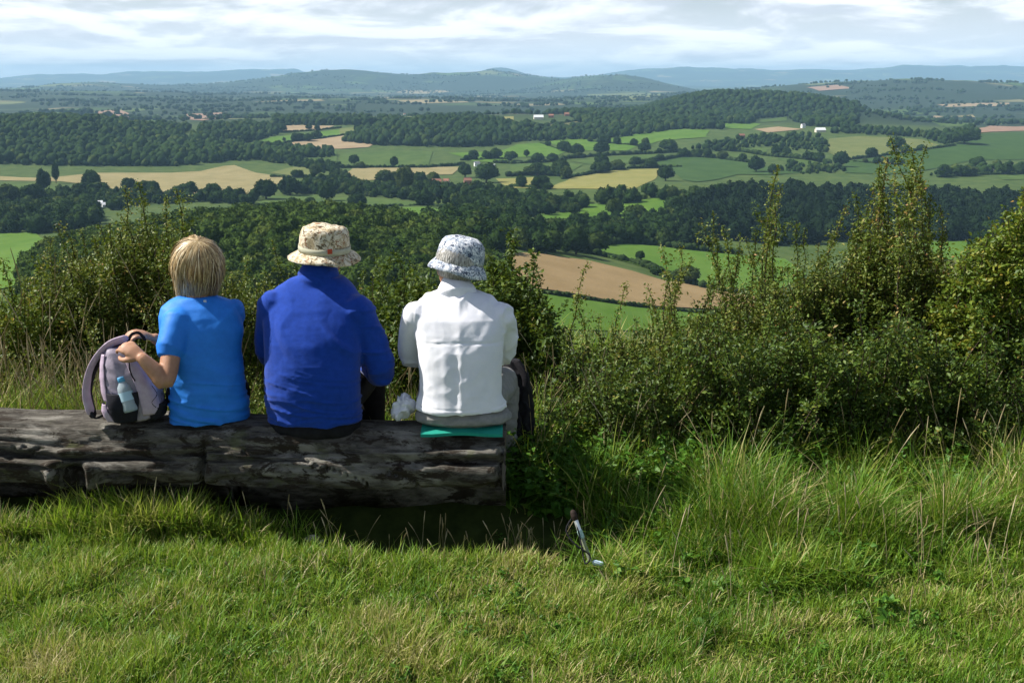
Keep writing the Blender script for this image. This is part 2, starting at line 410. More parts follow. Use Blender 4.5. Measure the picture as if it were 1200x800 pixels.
M_DARK = crown_mat('dark_foliage', (.013, .031, .008), (.026, .052, .012), (.055, .08, .018))
M_FAR = crown_mat('distant_foliage', (.012, .028, .008), (.021, .043, .011), (.042, .066, .016))
M_HEDGE = crown_mat('hedge_foliage', (.02, .038, .012), (.03, .053, .015), (.045, .072, .02))
M_TRUNK = plain('tree_bark', (.06, .048, .035), .95, .1)
def tree_mesh(seed, sub=3, lumps=40, lr=.42, wide=.5, base=.1, ncards=700, csize=.045, bark=True):
    V, F = lumpy(sub, seed, lumps, lr, 1, wide, base, .05)
    Q, G = cards(V, F, ncards, csize, seed+1)
    nv = len(V); me_V = np.vstack([V*np.array([.96, .96, 1]), Q])
    tri = np.c_[F, F[:, 2]]          # degenerate quads would be wrong: split instead
    bm_faces = [tuple(f) for f in F] + [tuple(f) for f in (G+nv)]
    me = bpy.data.meshes.new('crown'); me.from_pydata(me_V.tolist(), [], bm_faces); me.update(); return me
def scatter(W_, step, jit=.42, seed=1):
    r = np.random.default_rng(seed); W_ = np.array(W_); a, b = W_.min(0), W_.max(0)
    gx, gy = np.meshgrid(np.arange(a[0], b[0], step), np.arange(a[1], b[1], step)); gx = gx.ravel().astype(float); gy = gy.ravel().astype(float)
    gx += (r.random(gx.shape)-.5)*2*jit*step; gy += (r.random(gx.shape)-.5)*2*jit*step
    k = inpoly(gx, gy, [tuple(q) for q in W_]); return np.c_[gx[k], gy[k]]
def proj(x, y, z):
    yy = y*cp - (z-CAMZ)*sp; return 600+FPX*x/yy, 400-FPX*((z-CAMZ)*cp + y*sp)/yy
def merged(name, pts, variants, hgt, mat, seed, label, squat=1., kind='stuff', cat=None, group=None):
    """one object out of many small crowns: pts n x 2"""
    r = np.random.default_rng(seed); Vs, Fs, Ts = [], [], []; off = 0
    which = r.integers(0, len(variants), len(pts)); H = hgt*(.5+.95*r.random(len(pts))**1.3); A = r.random(len(pts))*6.283; tn = r.random(len(pts))
    z = T(pts[:, 0], pts[:, 1])
    for k, (V, F) in enumerate(variants):
        s = which == k; m = s.sum()
        if not m: continue
        c, q = np.cos(A[s]), np.sin(A[s]); h = H[s][:, None]
        X = (V[None, :, 0]*c[:, None]-V[None, :, 1]*q[:, None])*h*squat + pts[s, 0][:, None]
        Y = (V[None, :, 0]*q[:, None]+V[None, :, 1]*c[:, None])*h*squat + pts[s, 1][:, None]
        Z = V[None, :, 2]*h + z[s][:, None] - .3
        Vs.append(np.stack([X, Y, Z], -1).reshape(-1, 3)); Fs.append((F[None] + (np.arange(m)*len(V))[:, None, None] + off).reshape(-1, 3)); off += m*len(V)
        Ts.append(np.repeat(tn[s], len(V)))
    o = link(name, npmesh(name, np.vstack(Vs), np.vstack(Fs), False, {'tint': np.concatenate(Ts)}), mat)
    tag(o, label, cat, group, kind); return o
LOW = [lumpy(2, 50+i, 16, .55, 1, .46+.05*(i % 3), .02, .16) for i in range(8)]
LOWC = [lumpy(2, 80+i, 14, .5, 1, .26+.03*(i % 3), .0, .2) for i in range(6)]
VLOW = [lumpy(1, 110+i, 8, .7, 1, .5+.05*(i % 3), .0, .25) for i in range(8)]
def cardcrown(sub, seed, lumps, lr, wide, base, n, size):
    V, F = lumpy(sub, seed, lumps, lr, 1, wide, base, .14); Q, G = cards(V, F, n, size, seed+1)
    return np.vstack([V*np.array([.93, .93, .985]), Q]), np.vstack([F, G[:, [0, 1, 2]]+len(V), G[:, [0, 2, 3]]+len(V)])
MIDV = [cardcrown(2, 140+i, 34, .34, .5+.05*(i % 3), .03, 420, .06) for i in range(8)]

LOWK = [cardcrown(2, 160+i, 22, .42, .46+.06*(i % 3), .03, 190, .075) for i in range(8)]
CONK = [cardcrown(2, 180+i, 16, .45, .27+.04*(i % 3), .0, 190, .06) for i in range(6)]
M_CON = crown_mat('conifer_foliage', (.007, .016, .007), (.012, .026, .010), (.022, .040, .013))
# ---- the wood on the spur under the hilltop: the nearest 300 crowns singly, the rest as one mass
W1 = [gd(*q) for q in [(20, 640), (70, 760), (140, 830), (260, 880), (400, 860), (470, 800), (530, 720), (580, 620), (612, 480), (620, 330), (500, 290), (300, 280), (100, 280), (10, 330), (-10, 420), (5, 560)]]
pts = scatter(W1, 8.6, .4, 5)
zt = T(pts[:, 0], pts[:, 1]); u, v = proj(pts[:, 0], pts[:, 1], zt+9)
inn = (u > 4) & (u < 600) & (v < 352) & (v > 215)
hidden = ((u > 192) & (u < 268) & (v > 276)) | ((u > 332) & (u < 424) & (v > 262)) | ((u > 500) & (u < 600) & (v > 276)) | ((u > 300) & (u < 460) & (v > 315)) | (v > 330) & (u < 170) | ((u > 470) & (v > 345))
dist = np.hypot(pts[:, 0], pts[:, 1]); key = np.where(inn & ~hidden, dist, 1e9); order = np.argsort(key)[:285]
solo = np.zeros(len(pts), bool); solo[order] = key[order] < 1e8
CR = [tree_mesh(200+i, 3, 46, .36, .52+.04*(i % 3), .05, 800, .04) for i in range(9)]
for m in CR: m.materials.append(M_WOOD)
for i, k in enumerate(np.where(solo)[0]):
    o = bpy.data.objects.new('woodland_tree', CR[i % len(CR)]); COL.objects.link(o)
    h = 8.6+4.6*rng.random(); o.location = (pts[k, 0], pts[k, 1], zt[k]-.3); o.scale = (h, h, h); o.rotation_euler = (0, 0, rng.random()*6.28)
    tag(o, 'round green broadleaf crown in the dense wood on the hillside just beyond the walkers', 'tree', 'trees of the near hillside wood')
merged('woodland', pts[~solo], MIDV, 10.6, M_WOOD, 3, 'dense green broadleaf wood covering the spur below the hilltop')
# ---- woods far off, each one mass
def wood(poly, step, hgt, variants, mat, seed, label, squat=1.):
    p = scatter(poly, step, .62, seed); p = p[np.random.default_rng(seed).random(len(p)) < .88]
    if len(p): merged('woodland', p, variants, hgt, mat, seed, label, squat)
px = lambda L: [hit(*q) for q in L]
wood([gd(*q) for q in [(-60, 1900), (40, 1880), (200, 1930), (270, 2020), (330, 2060), (390, 2120), (370, 2260), (300, 2300), (200, 2500), (100, 2800), (-60, 2900)]], 11.5, 15, LOW, M_DARK, 11, 'dark wood on the low hill above the long straw coloured field')
wood([gd(*q) for q in [(400, 2420), (440, 2330), (520, 2300), (590, 2330), (625, 2460), (600, 2720), (540, 2900), (470, 2820), (425, 2620)]], 11, 17, LOW, M_FAR, 12, 'dark domed wood in the middle of the valley fields')
wood(px([(690,152),(760,151),(830,150),(838,145),(880,146),(890,139),(925,137),(945,148),(1000,151)]) + [gd(*q) for q in [(1012, 4000), (960, 4500), (800, 4600), (700, 4400), (640, 4000)]], 15, 17, VLOW, M_FAR, 13, 'dark wood clothing the big domed hill')
wood(px([(800,250),(830,236),(862,226),(900,228),(960,228),(1000,230),(1000,280),(920,290),(840,280),(800,292)]), 8.5, 15, CONK+LOWK[:2], M_CON, 14, 'dark conifer plantation behind the tall upright shrub', 1.05)
wood(px([(1000,232),(1080,232),(1210,236),(1210,282),(1140,283),(1090,282),(1000,285)]), 9, 15, CONK+LOWK[:1], M_CON, 15, 'dark plantation to the right of the tall upright shrub', 1.2)
wood(px([(-20,254),(40,250),(100,246),(122,257),(104,268),(80,272),(-20,274)]), 8.5, 14, LOWK, M_DARK, 16, 'dark tall wood bordering the bright pasture')
wood(px([(560,262),(610,246),(640,234),(690,236),(760,226),(800,226),(880,232),(800,236),(765,234),(730,240),(690,240),(680,248),(625,254),(600,262),(620,272),(690,262),(760,260),(800,248),(830,270),(840,290),(800,290),(735,285),(690,286),(690,296),(640,296),(580,294),(540,284),(500,268)]), 10.8, 12, LOWK, M_DARK, 17, 'dark broadleaf trees filling the valley above the brown field')
wood(px([(600,166),(625,158),(660,160),(700,156),(760,152),(800,150),(770,156),(705,163),(640,165)]), 12, 14, LOW, M_FAR, 18, 'dark belt of wood under the far farm')
wood(px([(600,158),(600,149),(625,150),(640,152),(720,147),(770,140),(830,142),(850,152),(790,152),(720,155),(650,160)]), 13, 15, VLOW, M_FAR, 19, 'dark wood on the slope under the far farm')
wood(px([(225,168),(240,150),(300,146),(320,150),(326,158),(290,168),(260,164)]), 12, 15, LOW, M_FAR, 20, 'dark wood between the pale fields and the wooded low hill')
wood(px([(318,148),(400,147),(470,147),(475,141),(398,139),(320,141)]), 14, 16, VLOW, M_FAR, 21, 'straight dark belt of wood above the long tan field')
wood(px([(-20,148),(20,144),(55,141),(52,147),(20,150),(-20,152)]), 14, 14, VLOW, M_FAR, 22, 'dark wood edge above the low wooded hill')
wood(px([(120,157),(160,152),(200,147),(225,151),(218,158),(170,160)]), 13, 13, VLOW, M_FAR, 23, 'dark copse beside the long green far fields')
wood(px([(820,180),(800,176),(850,166),(900,160),(950,158),(972,166),(970,180),(930,176),(900,172)]), 14, 10, VLOW, M_FAR, 24, 'broken dark trees among small fields below the domed hill')
wood(px([(905,200),(930,192),(985,196),(990,202),(950,206)]), 14, 9, VLOW, M_FAR, 25, 'dark scrub beside the deep green far pasture')
wood(px([(1085,206),(1140,197),(1210,194),(1210,203),(1150,204),(1100,208)]), 14, 11, VLOW, M_DARK, 26, 'dark tree belt along the foot of the deep green far pasture')
wood(px([(965,156),(1000,152),(1100,158),(1140,152),(1146,158),(1110,171),(1082,162),(1010,158)]), 13, 12, VLOW, M_FAR, 27, 'dark trees along the top of the olive green far field')
wood(px([(115,236),(160,230),(230,230),(300,231),(300,240),(230,238),(170,240),(130,248)]), 10, 10, LOWK, M_DARK, 28, 'green trees at the foot of the long straw coloured field')
wood(px([(68,226),(115,222),(165,226),(160,240),(110,246),(66,240)]), 10, 9, LOWK, M_DARK, 29, 'bushy trees around the white farm')
wood(px([(-20,228),(30,230),(70,232),(62,246),(-20,248)]), 11, 10, LOWK, M_DARK, 30, 'dark trees beside the small green paddock')
wood(px([(325,228),(345,220),(390,206),(405,202),(410,214),(460,222),(520,222),(600,226),(610,236),(560,240),(470,234),(400,228),(375,228)]), 11, 11, LOWK, M_DARK, 31, 'broken dark trees around the red brick hamlet')
wood(px([(540,243),(600,232),(640,238),(590,262),(500,262)]), 10, 12, LOWK, M_DARK, 32, 'dark trees on the valley floor below the hamlet')
wood(px([(300,188),(330,186),(400,196),(392,206),(340,194)]), 12, 11, LOWK, M_DARK, 33, 'dark trees trailing down from the low wooded hill')
# distant belts on the plain, to break up the flat fields
r3 = np.random.default_rng(40); PT = []
for _ in range(330):
    d = r3.uniform(3300, 9500); uu = r3.uniform(-30, 1230); cx_, cy_ = gd(uu, d); k = r3.integers(8, 34); L = r3.uniform(120, 620); a = r3.normal()*.35; wd = r3.uniform(6, 50)
    t_ = r3.uniform(-.5, .5, k)*L; PT.append(np.c_[cx_ + t_*math.cos(a) + r3.normal(size=k)*wd*.3, cy_ + t_*math.sin(a) + r3.normal(size=k)*wd])
for _ in range(190):
    d = r3.uniform(10500, 15500); uu = r3.uniform(-30, 1230); cx_, cy_ = gd(uu, d); k = r3.integers(14, 50); L = r3.uniform(300, 1500); a = r3.normal()*.5; wd = r3.uniform(10, 90)
    t_ = r3.uniform(-.5, .5, k)*L; PT.append(np.c_[cx_ + t_*math.cos(a), cy_ + t_*math.sin(a) + r3.normal(size=k)*wd])
merged('distant_trees', np.vstack(PT), VLOW, 13, M_FAR, 41, 'lines and clumps of trees fading across the far plain', 1.4)

# ---- single trees standing in hedges and fields: (u, foot v, height px, width/height)
TR = [tree_mesh(300+i, 3, 40, .38, .5, .18, 700, .045) for i in range(6)]
def trunk_mesh():
    bm = bmesh.new(); bmesh.ops.create_cone(bm, segments=8, radius1=.045, radius2=.02, depth=.5, cap_ends=True)
    bmesh.ops.translate(bm, verts=bm.verts, vec=(0, 0, .25))
    for k in range(4):
        a = k*1.7; g = bmesh.ops.create_cone(bm, segments=6, radius1=.018, radius2=.006, depth=.34, cap_ends=True)['verts']
        bmesh.ops.rotate(bm, verts=g, cent=(0, 0, -.17), matrix=Matrix.Rotation(.7, 3, 'Y')); bmesh.ops.rotate(bm, verts=g, cent=(0, 0, 0), matrix=Matrix.Rotation(a, 3, 'Z')); bmesh.ops.translate(bm, verts=g, vec=(0, 0, .42+.04*k))
    return bm_mesh('trunk', bm)
TK = trunk_mesh(); TK.materials.append(M_TRUNK)
for m in TR: m.materials.append(M_DARK)
def single(u, v, hpx, wr, name, label, group=None, cr=None):
    x, y = hit(u, v); h = hpx/FPX*math.hypot(x, y)*1.02; z = float(T(x, y))
    e = empty(name, (x, y, z-.1), rng.random()*6.28); e.scale = (h*wr, h*wr, h); tag(e, label, 'tree', group)
    link('trunk', TK, None, e); link('crown', cr or TR[rng.integers(len(TR))], None, e); return e
SOLO = [
 (108,222,20,.95,'tall pale green tree on the near edge of the long straw coloured field'), (52,225,24,.6,'slim tree in the paddock with a clear trunk, beside the poplar'), (66,215,22,.35,'narrow poplar beside the slim tree in the small paddock'),
 (152,226,16,1.1,'round dark tree on the near edge of the straw field, wider of a pair'), (180,228,15,1,'round dark tree on the near edge of the straw field, by the wood'),
 (40,238,20,1.2,'broad dark tree behind the dark tall wood, beside the paddock'), (10,236,18,1.3,'broad dark tree at the edge of the photo above the tall wood'),
 (212,232,14,1.5,'wide dark tree between straw field and near wood'), (250,230,14,1.4,'wide dark tree below the middle of the straw field'), (312,234,22,1.2,'large spreading dark tree at the tip of the straw field'),
 (340,229,20,1.3,'dense round tree group beside the spreading tree, above the thin green strip'), (383,236,22,.95,'dark tree with a round crown at the end of the thin green strip'),
 (450,214,14,1.5,'broad tree standing alone on the pale stubble strip'), (474,226,30,.7,'tall dark tree in front of the hamlet'), (492,218,16,1.1,'round tree beside the tall one in front of the hamlet'),
 (508,216,14,1.1,'round tree just behind the hamlet roofs'), (570,214,22,1.3,'large dark tree standing beside the white house'), (545,208,16,1,'tree between hamlet and white house'),
 (462,196,12,.8,'small dark tree on the dark green field near the domed wood'), (415,193,11,1.1,'small bushy tree at the left end of the dark green field'),
 (636,220,14,1.2,'round tree at the corner of the olive hay field'), (657,206,18,1.2,'broad tree in the hedge above the olive hay field'), (705,197,16,1.1,'tree in the hedge over the middle of the olive hay field'),
 (676,183,14,1.2,'tree in the hedge under the bright striped pastures'), (705,181,14,1.3,'bushy tree in the middle of the long hedge of the bright pastures'), (755,179,12,1.3,'bushy tree at the right of the long hedge of the bright pastures'),
 (756,171,9,1,'small round tree alone on the far bright pasture'), (783,178,14,1.5,'wide tree clump at the end of the far bright pasture'), (617,184,8,.9,'small tree at the lower hedge of the striped pasture'),
 (780,212,16,1.3,'rounded tree at the right end of the olive hay field'), (720,253,20,1.05,'large dark tree standing on the domed bright field'), (672,252,14,1.2,'round tree at the left end of the domed bright field'),
 (886,202,18,1,'dark round tree on the big deep green field'), (905,205,12,.9,'paler small tree beside the dark round one on the deep green field'), (985,196,17,1,'dark tree between the olive field and the small paddocks'),
 (570,145,8,.7,'tiny tree alone on the pale far strip'), (333,166,5,.8,'tiny tree in the hedge above the tan field'), (362,166,9,1.4,'round dark tree in the hedge above the tan field'), (352,166,7,1,'smaller tree touching the round one above the tan field'),
 (272,170,12,1.1,'dark tree at the near edge of the far wood, left one'), (290,170,14,.9,'dark tree at the near edge of the far wood, right one'), (362,152,6,1.3,'dark tree in the pale strip far off'),
 (74,145,5,.9,'tiny tree alone on the long green far field'), (154,141,6,.8,'tiny tree between the ploughed and green far fields'),
 (745,262,22,1.3,'dark tree in front of the domed bright field'), (790,250,20,1.3,'dark tree at the right shoulder of the domed bright field'), (700,296,24,1.2,'large dark tree above the corner of the brown field'), (675,298,30,1.0,'tall dark tree at the top edge of the brown field'), (640,297,18,1.5,'low bushy tree at the top edge of the brown field'),
 (770,322,10,1.7,'low dark bush in the hedge between brown and bright fields'), (805,332,20,1.6,'dense dark bush at the end of the hedge between brown and bright fields'), (750,305,11,1,'small bush in the bright field near its hedge'),
 (1150,304,30,1.0,'dark tree beside the small bright field behind the shrubs'), (1162,282,22,1.3,'grey green willow at the edge of the right plantation'),
 (1050,177,15,1.3,'dark clump on the far olive field boundary'), (1130,169,16,1.9,'dark clump on the upper edge of the deep green far pasture'), (1145,197,12,1.4,'round tree on the belt under the deep green far pasture')]
for (u_, v_, h_, w_, lb) in SOLO: single(u_, v_, h_, w_, 'field_tree', lb)
for i, u_ in enumerate([490, 498, 506, 514, 521, 536]): single(u_, 239+.2*i, 6+(i % 3), .9, 'orchard_tree', 'small round orchard tree in the line below the hamlet', 'orchard trees below the hamlet')

# ---- hedges, each along one field edge
HEDGES = [
 ([(600,338),(650,346),(700,353),(740,359),(800,365),(850,371)], 1.7, 'low dark hedge between brown field and near green field'),
 ([(690,297),(740,308),(770,318),(800,331),(835,340),(880,347)], 3.2, 'thick hedge between brown field and bright green field'),
 ([(684,288),(735,285),(770,288),(800,292),(870,299)], 4, 'ragged hedge along the top of the bright green field'),
 ([(600,219),(630,221),(645,222)], 3, 'hedge stub below the olive hay field'),
 ([(660,210),(700,203),(730,198),(770,197),(800,196)], 4, 'thick hedge along the top of the olive hay field'),
 ([(595,207),(630,205),(660,207)], 5, 'thick hedge leading to the olive hay field'),
 ([(580,191),(600,192),(640,190),(665,188)], 4, 'dark hedge under the striped bright pastures'),
 ([(655,187),(690,184),(720,182),(770,180),(800,178)], 5, 'long bushy hedge below the bright pastures'),
 ([(740,193),(770,189),(800,184),(830,178)], 5, 'hedge on the upper side of the big deep green field'),
 ([(633,168),(650,174),(667,179)], 2, 'thin hedge crossing the bright striped pastures'),
 ([(690,166),(720,169),(750,171)], 3, 'thin hedge between two bright pastures'),
 ([(540,188),(580,186),(600,188)], 3, 'hedge at the foot of the bright pasture by the domed wood'),
 ([(400,197),(440,197),(500,197),(545,193)], 4, 'hedge between dark green field and pale stubble strip'),
 ([(440,212),(480,211),(455,216)], 2.5, 'low hedge under the pale stubble strip'),
 ([(400,243),(450,243),(500,241),(520,243)], 2.5, 'hedge between two thin green strips below the hamlet'),
 ([(300,241),(340,241),(380,240),(410,245)], 2.5, 'hedge under the thin green strip beyond the near wood'),
 ([(318,208),(345,208),(370,207)], 3, 'hedge below the small pale pasture'),
 ([(270,232),(235,230),(180,227),(130,225),(100,218)], 3, 'hedge along the foot of the straw field'),
 ([(800,183),(840,186),(880,191)], 4, 'hedge along the top of the big deep green field'),
 ([(840,176),(870,178),(900,183),(950,188)], 5, 'hedge through the small fields below the domed hill'),
 ([(905,180),(940,186),(975,192)], 5, 'hedge running down to the olive far field'),
 ([(990,188),(1040,182),(1100,174),(1120,171)], 4, 'dark hedge between the olive and deep green far fields'),
 ([(1000,190),(1025,192),(1060,194)], 3, 'short hedge inside the deep green far pasture'),
 ([(320,170),(350,165),(400,159),(460,152)], 3, 'hedge along the upper edge of the tan field'),
 ([(400,159),(430,153),(480,148)], 2.5, 'hedge between the pale strips above the tan field'),
 ([(325,155),(360,154),(400,150)], 3, 'hedge below the narrow pale strip'),
 ([(318,178),(350,176),(390,177)], 3, 'hedge below the tan field'),
 ([(118,139),(135,140),(155,140)], 4, 'hedge below the ploughed far field'),
 ([(60,140),(90,136),(112,135)], 4, 'hedge across the green far fields'),
 ([(600,150),(640,147),(700,139)], 4, 'hedge by the brown field under the far farm'),
 ([(1100,208),(1150,205),(1210,204)], 3, 'hedge above the right plantation')]
for i, (L, hh, lb) in enumerate(HEDGES):
    W_ = px(L); Q = []
    for a, b in zip(W_[:-1], W_[1:]):
        n_ = max(2, int(np.hypot(*(b-a))/(hh*.62)))
        Q += [a+(b-a)*t for t in np.linspace(0, 1, n_, endpoint=False)]
    Q = np.array(Q) + rng.normal(size=(len(Q), 2))*hh*.12
    Q = np.vstack([Q, Q[::5]+rng.normal(size=Q[::5].shape)]); merged('hedge', Q, VLOW if hh > 2.6 else LOW, hh*1.35, M_HEDGE, 500+i, lb, 1.25, kind='thing', cat='hedge')

# small trees left standing in those hedges
r4 = np.random.default_rng(91)
for i in range(120):
    L, hh, lb = HEDGES[r4.integers(3, len(HEDGES))]; k = r4.integers(0, len(L)-1); f = r4.random(); u_, v_ = L[k][0]*(1-f)+L[k+1][0]*f, L[k][1]*(1-f)+L[k+1][1]*f
    if v_ > 250: continue
    single(u_, v_+.3, (4.5+7*r4.random())*(.6+.8*(v_-120)/100), .9+.7*r4.random(), 'hedgerow_tree', 'small dark rounded tree growing out of a valley field hedge', 'small trees in the valley hedges')
# ================================================================== FAR BUILDINGS
M_WHITE = plain('white_render', (.8, .8, .78), .8); M_BRICK = plain('red_brick', (.27, .13, .09), .9); M_CREAM = plain('cream_render', (.6, .55, .45), .85)
M_SLATE = plain('slate_roof', (.16, .17, .19), .7); M_TILE = plain('clay_tile_roof', (.25, .12, .08), .9); M_GLASS = plain('window_glass', (.03, .035, .04), .2, .5); M_SHEET = plain('pale_sheet_roof', (.72, .74, .76), .5)
def box(bm, x0, x1, y0, y1, z0, z1):
    g = bmesh.ops.create_cube(bm, size=1)['verts']
    for v in g: v.co = Vector((x0+(v.co.x+.5)*(x1-x0), y0+(v.co.y+.5)*(y1-y0), z0+(v.co.z+.5)*(z1-z0)))
    return g
def house(name, u, v, w, d, h, rz, wm, rm, label, cat, chim=True, win=True, group=None):
    x, y = hit(u, v); e = empty(name, (x, y, float(T(x, y))), rz); tag(e, label, cat, group)
    bm = bmesh.new()
    pr = [(-w/2, 0), (w/2, 0), (w/2, h), (-w/2, h)]
    rh = d*.42
    vs = [bm.verts.new((sx*w/2, sy*d/2, z)) for sx in (-1, 1) for (sy, z) in ((-1, -1), (1, -1), (1, h), (-1, h))]
    ap = [bm.verts.new((sx*w/2, 0, h+rh)) for sx in (-1, 1)]
    a, b = vs[:4], vs[4:]
    for f in ([a[0], a[1], a[2], ap[0], a[3]], [b[1], b[0], b[3], ap[1], b[2]], [a[0], a[3], b[3], b[0]], [a[2], a[1], b[1], b[2]]): bm.faces.new(f)
    bmesh.ops.recalc_face_normals(bm, faces=bm.faces); link('wall', bm_mesh('wall', bm), wm, e)
    bm = bmesh.new(); o_, t_ = .45, .22
    for s in (-1, 1):
        p = [Vector((-w/2-o_, s*(d/2+o_), h-o_*.84)), Vector((w/2+o_, s*(d/2+o_), h-o_*.84)), Vector((w/2+o_, 0, h+rh)), Vector((-w/2-o_, 0, h+rh))]
        lo2 = [bm.verts.new(q+Vector((0, 0, .02))) for q in p]; hi2 = [bm.verts.new(q+Vector((0, 0, t_))) for q in p]
        bm.faces.new(lo2); bm.faces.new(hi2)
        for k in range(4): bm.faces.new([lo2[k], lo2[(k+1) % 4], hi2[(k+1) % 4], hi2[k]])
    bmesh.ops.recalc_face_normals(bm, faces=bm.faces); rf = link('roof', bm_mesh('roof', bm), rm, e)
    if chim:
        bm = bmesh.new(); box(bm, w*.3, w*.3+.9, -.45, .45, h+rh-.5, h+rh+1.2); link('chimney', bm_mesh('chimney', bm), M_BRICK, rf)
    if win:
        for k in range(3):
            bm = bmesh.new(); xx = -w*.33+k*w*.33; box(bm, xx-.5, xx+.5, -d/2-.05, -d/2+.05, h*.35, h*.35+1.3); link('window', bm_mesh('window', bm), M_GLASS, e)
house('farmhouse', 116, 242, 9, 6, 4.6, .25, M_WHITE, M_SHEET, 'bright white gabled building among trees beyond the near wood', 'house', False)
house('barn', 125, 243, 10, 6, 3.6, .5, M_WHITE, M_SHEET, 'low white shed joining the white gabled building', 'barn', False, False)
house('farmhouse', 941, 150, 9, 8, 7, .3, M_WHITE, M_SLATE, 'white house at the foot of the domed hill', 'house')
house('barn', 961, 155, 22, 12, 5, .1, M_CREAM, M_SHEET, 'long pale roofed barn near the white house under the hill', 'barn', False, False)
house('farmhouse', 869, 162, 12, 8, 6, .2, M_BRICK, M_TILE, 'red roofed house among small fields below the domed hill', 'house')
house('barn', 631, 140, 26, 14, 6, .1, M_CREAM, M_SHEET, 'white roofed barn of the farm on the far ridge', 'barn', False, False)
house('barn', 609, 148, 16, 10, 4.5, .3, M_WHITE, M_SHEET, 'bright low shed below the far ridge farm', 'barn', False, False)
house('farmhouse', 646, 138, 14, 9, 6, -.2, M_BRICK, M_TILE, 'brown roofed farmhouse next to the white roofed barn', 'house')
house('barn', 668, 136, 32, 12, 5, .05, M_BRICK, M_TILE, 'long red brown barn on the far ridge', 'barn', False, False)
house('farmhouse', 474, 136, 8, 7, 8, .4, M_CREAM, M_TILE, 'pale gabled house peeping over the far belt of wood', 'house')
house('farmhouse', 512, 217, 13, 8, 6, .15, M_BRICK, M_TILE, 'brick house with a wide brown roof in the hamlet', 'house')
house('farmhouse', 523, 216, 9, 7, 5.5, -.25, M_CREAM, M_TILE, 'pale walled cottage beside the wide brown roof', 'house')
house('farmhouse', 548, 216, 11, 8, 6, .2, M_BRICK, M_TILE, 'dark brick house apart at the end of the hamlet', 'house')
house('farmhouse', 559, 195, 10, 7, 6, .3, M_WHITE, M_SLATE, 'white house half hidden behind the large dark tree', 'house')
house('barn', 577, 196, 9, 5, 3.4, .1, M_WHITE, M_SHEET, 'small white roofed shed beside the large dark tree', 'barn', False, False)
house('farmhouse', 837, 118, 18, 10, 6, .2, M_CREAM, M_SLATE, 'pale house on the shoulder of the domed hill', 'house')
house('farmhouse', 1106, 204, 10, 7, 4, .2, M_BRICK, M_SLATE, 'grey roofed cottage over the right plantation', 'house')
house('farmhouse', 1160, 203, 9, 6, 4, -.2, M_WHITE, M_SLATE, 'white cottage in the belt over the right plantation', 'house')
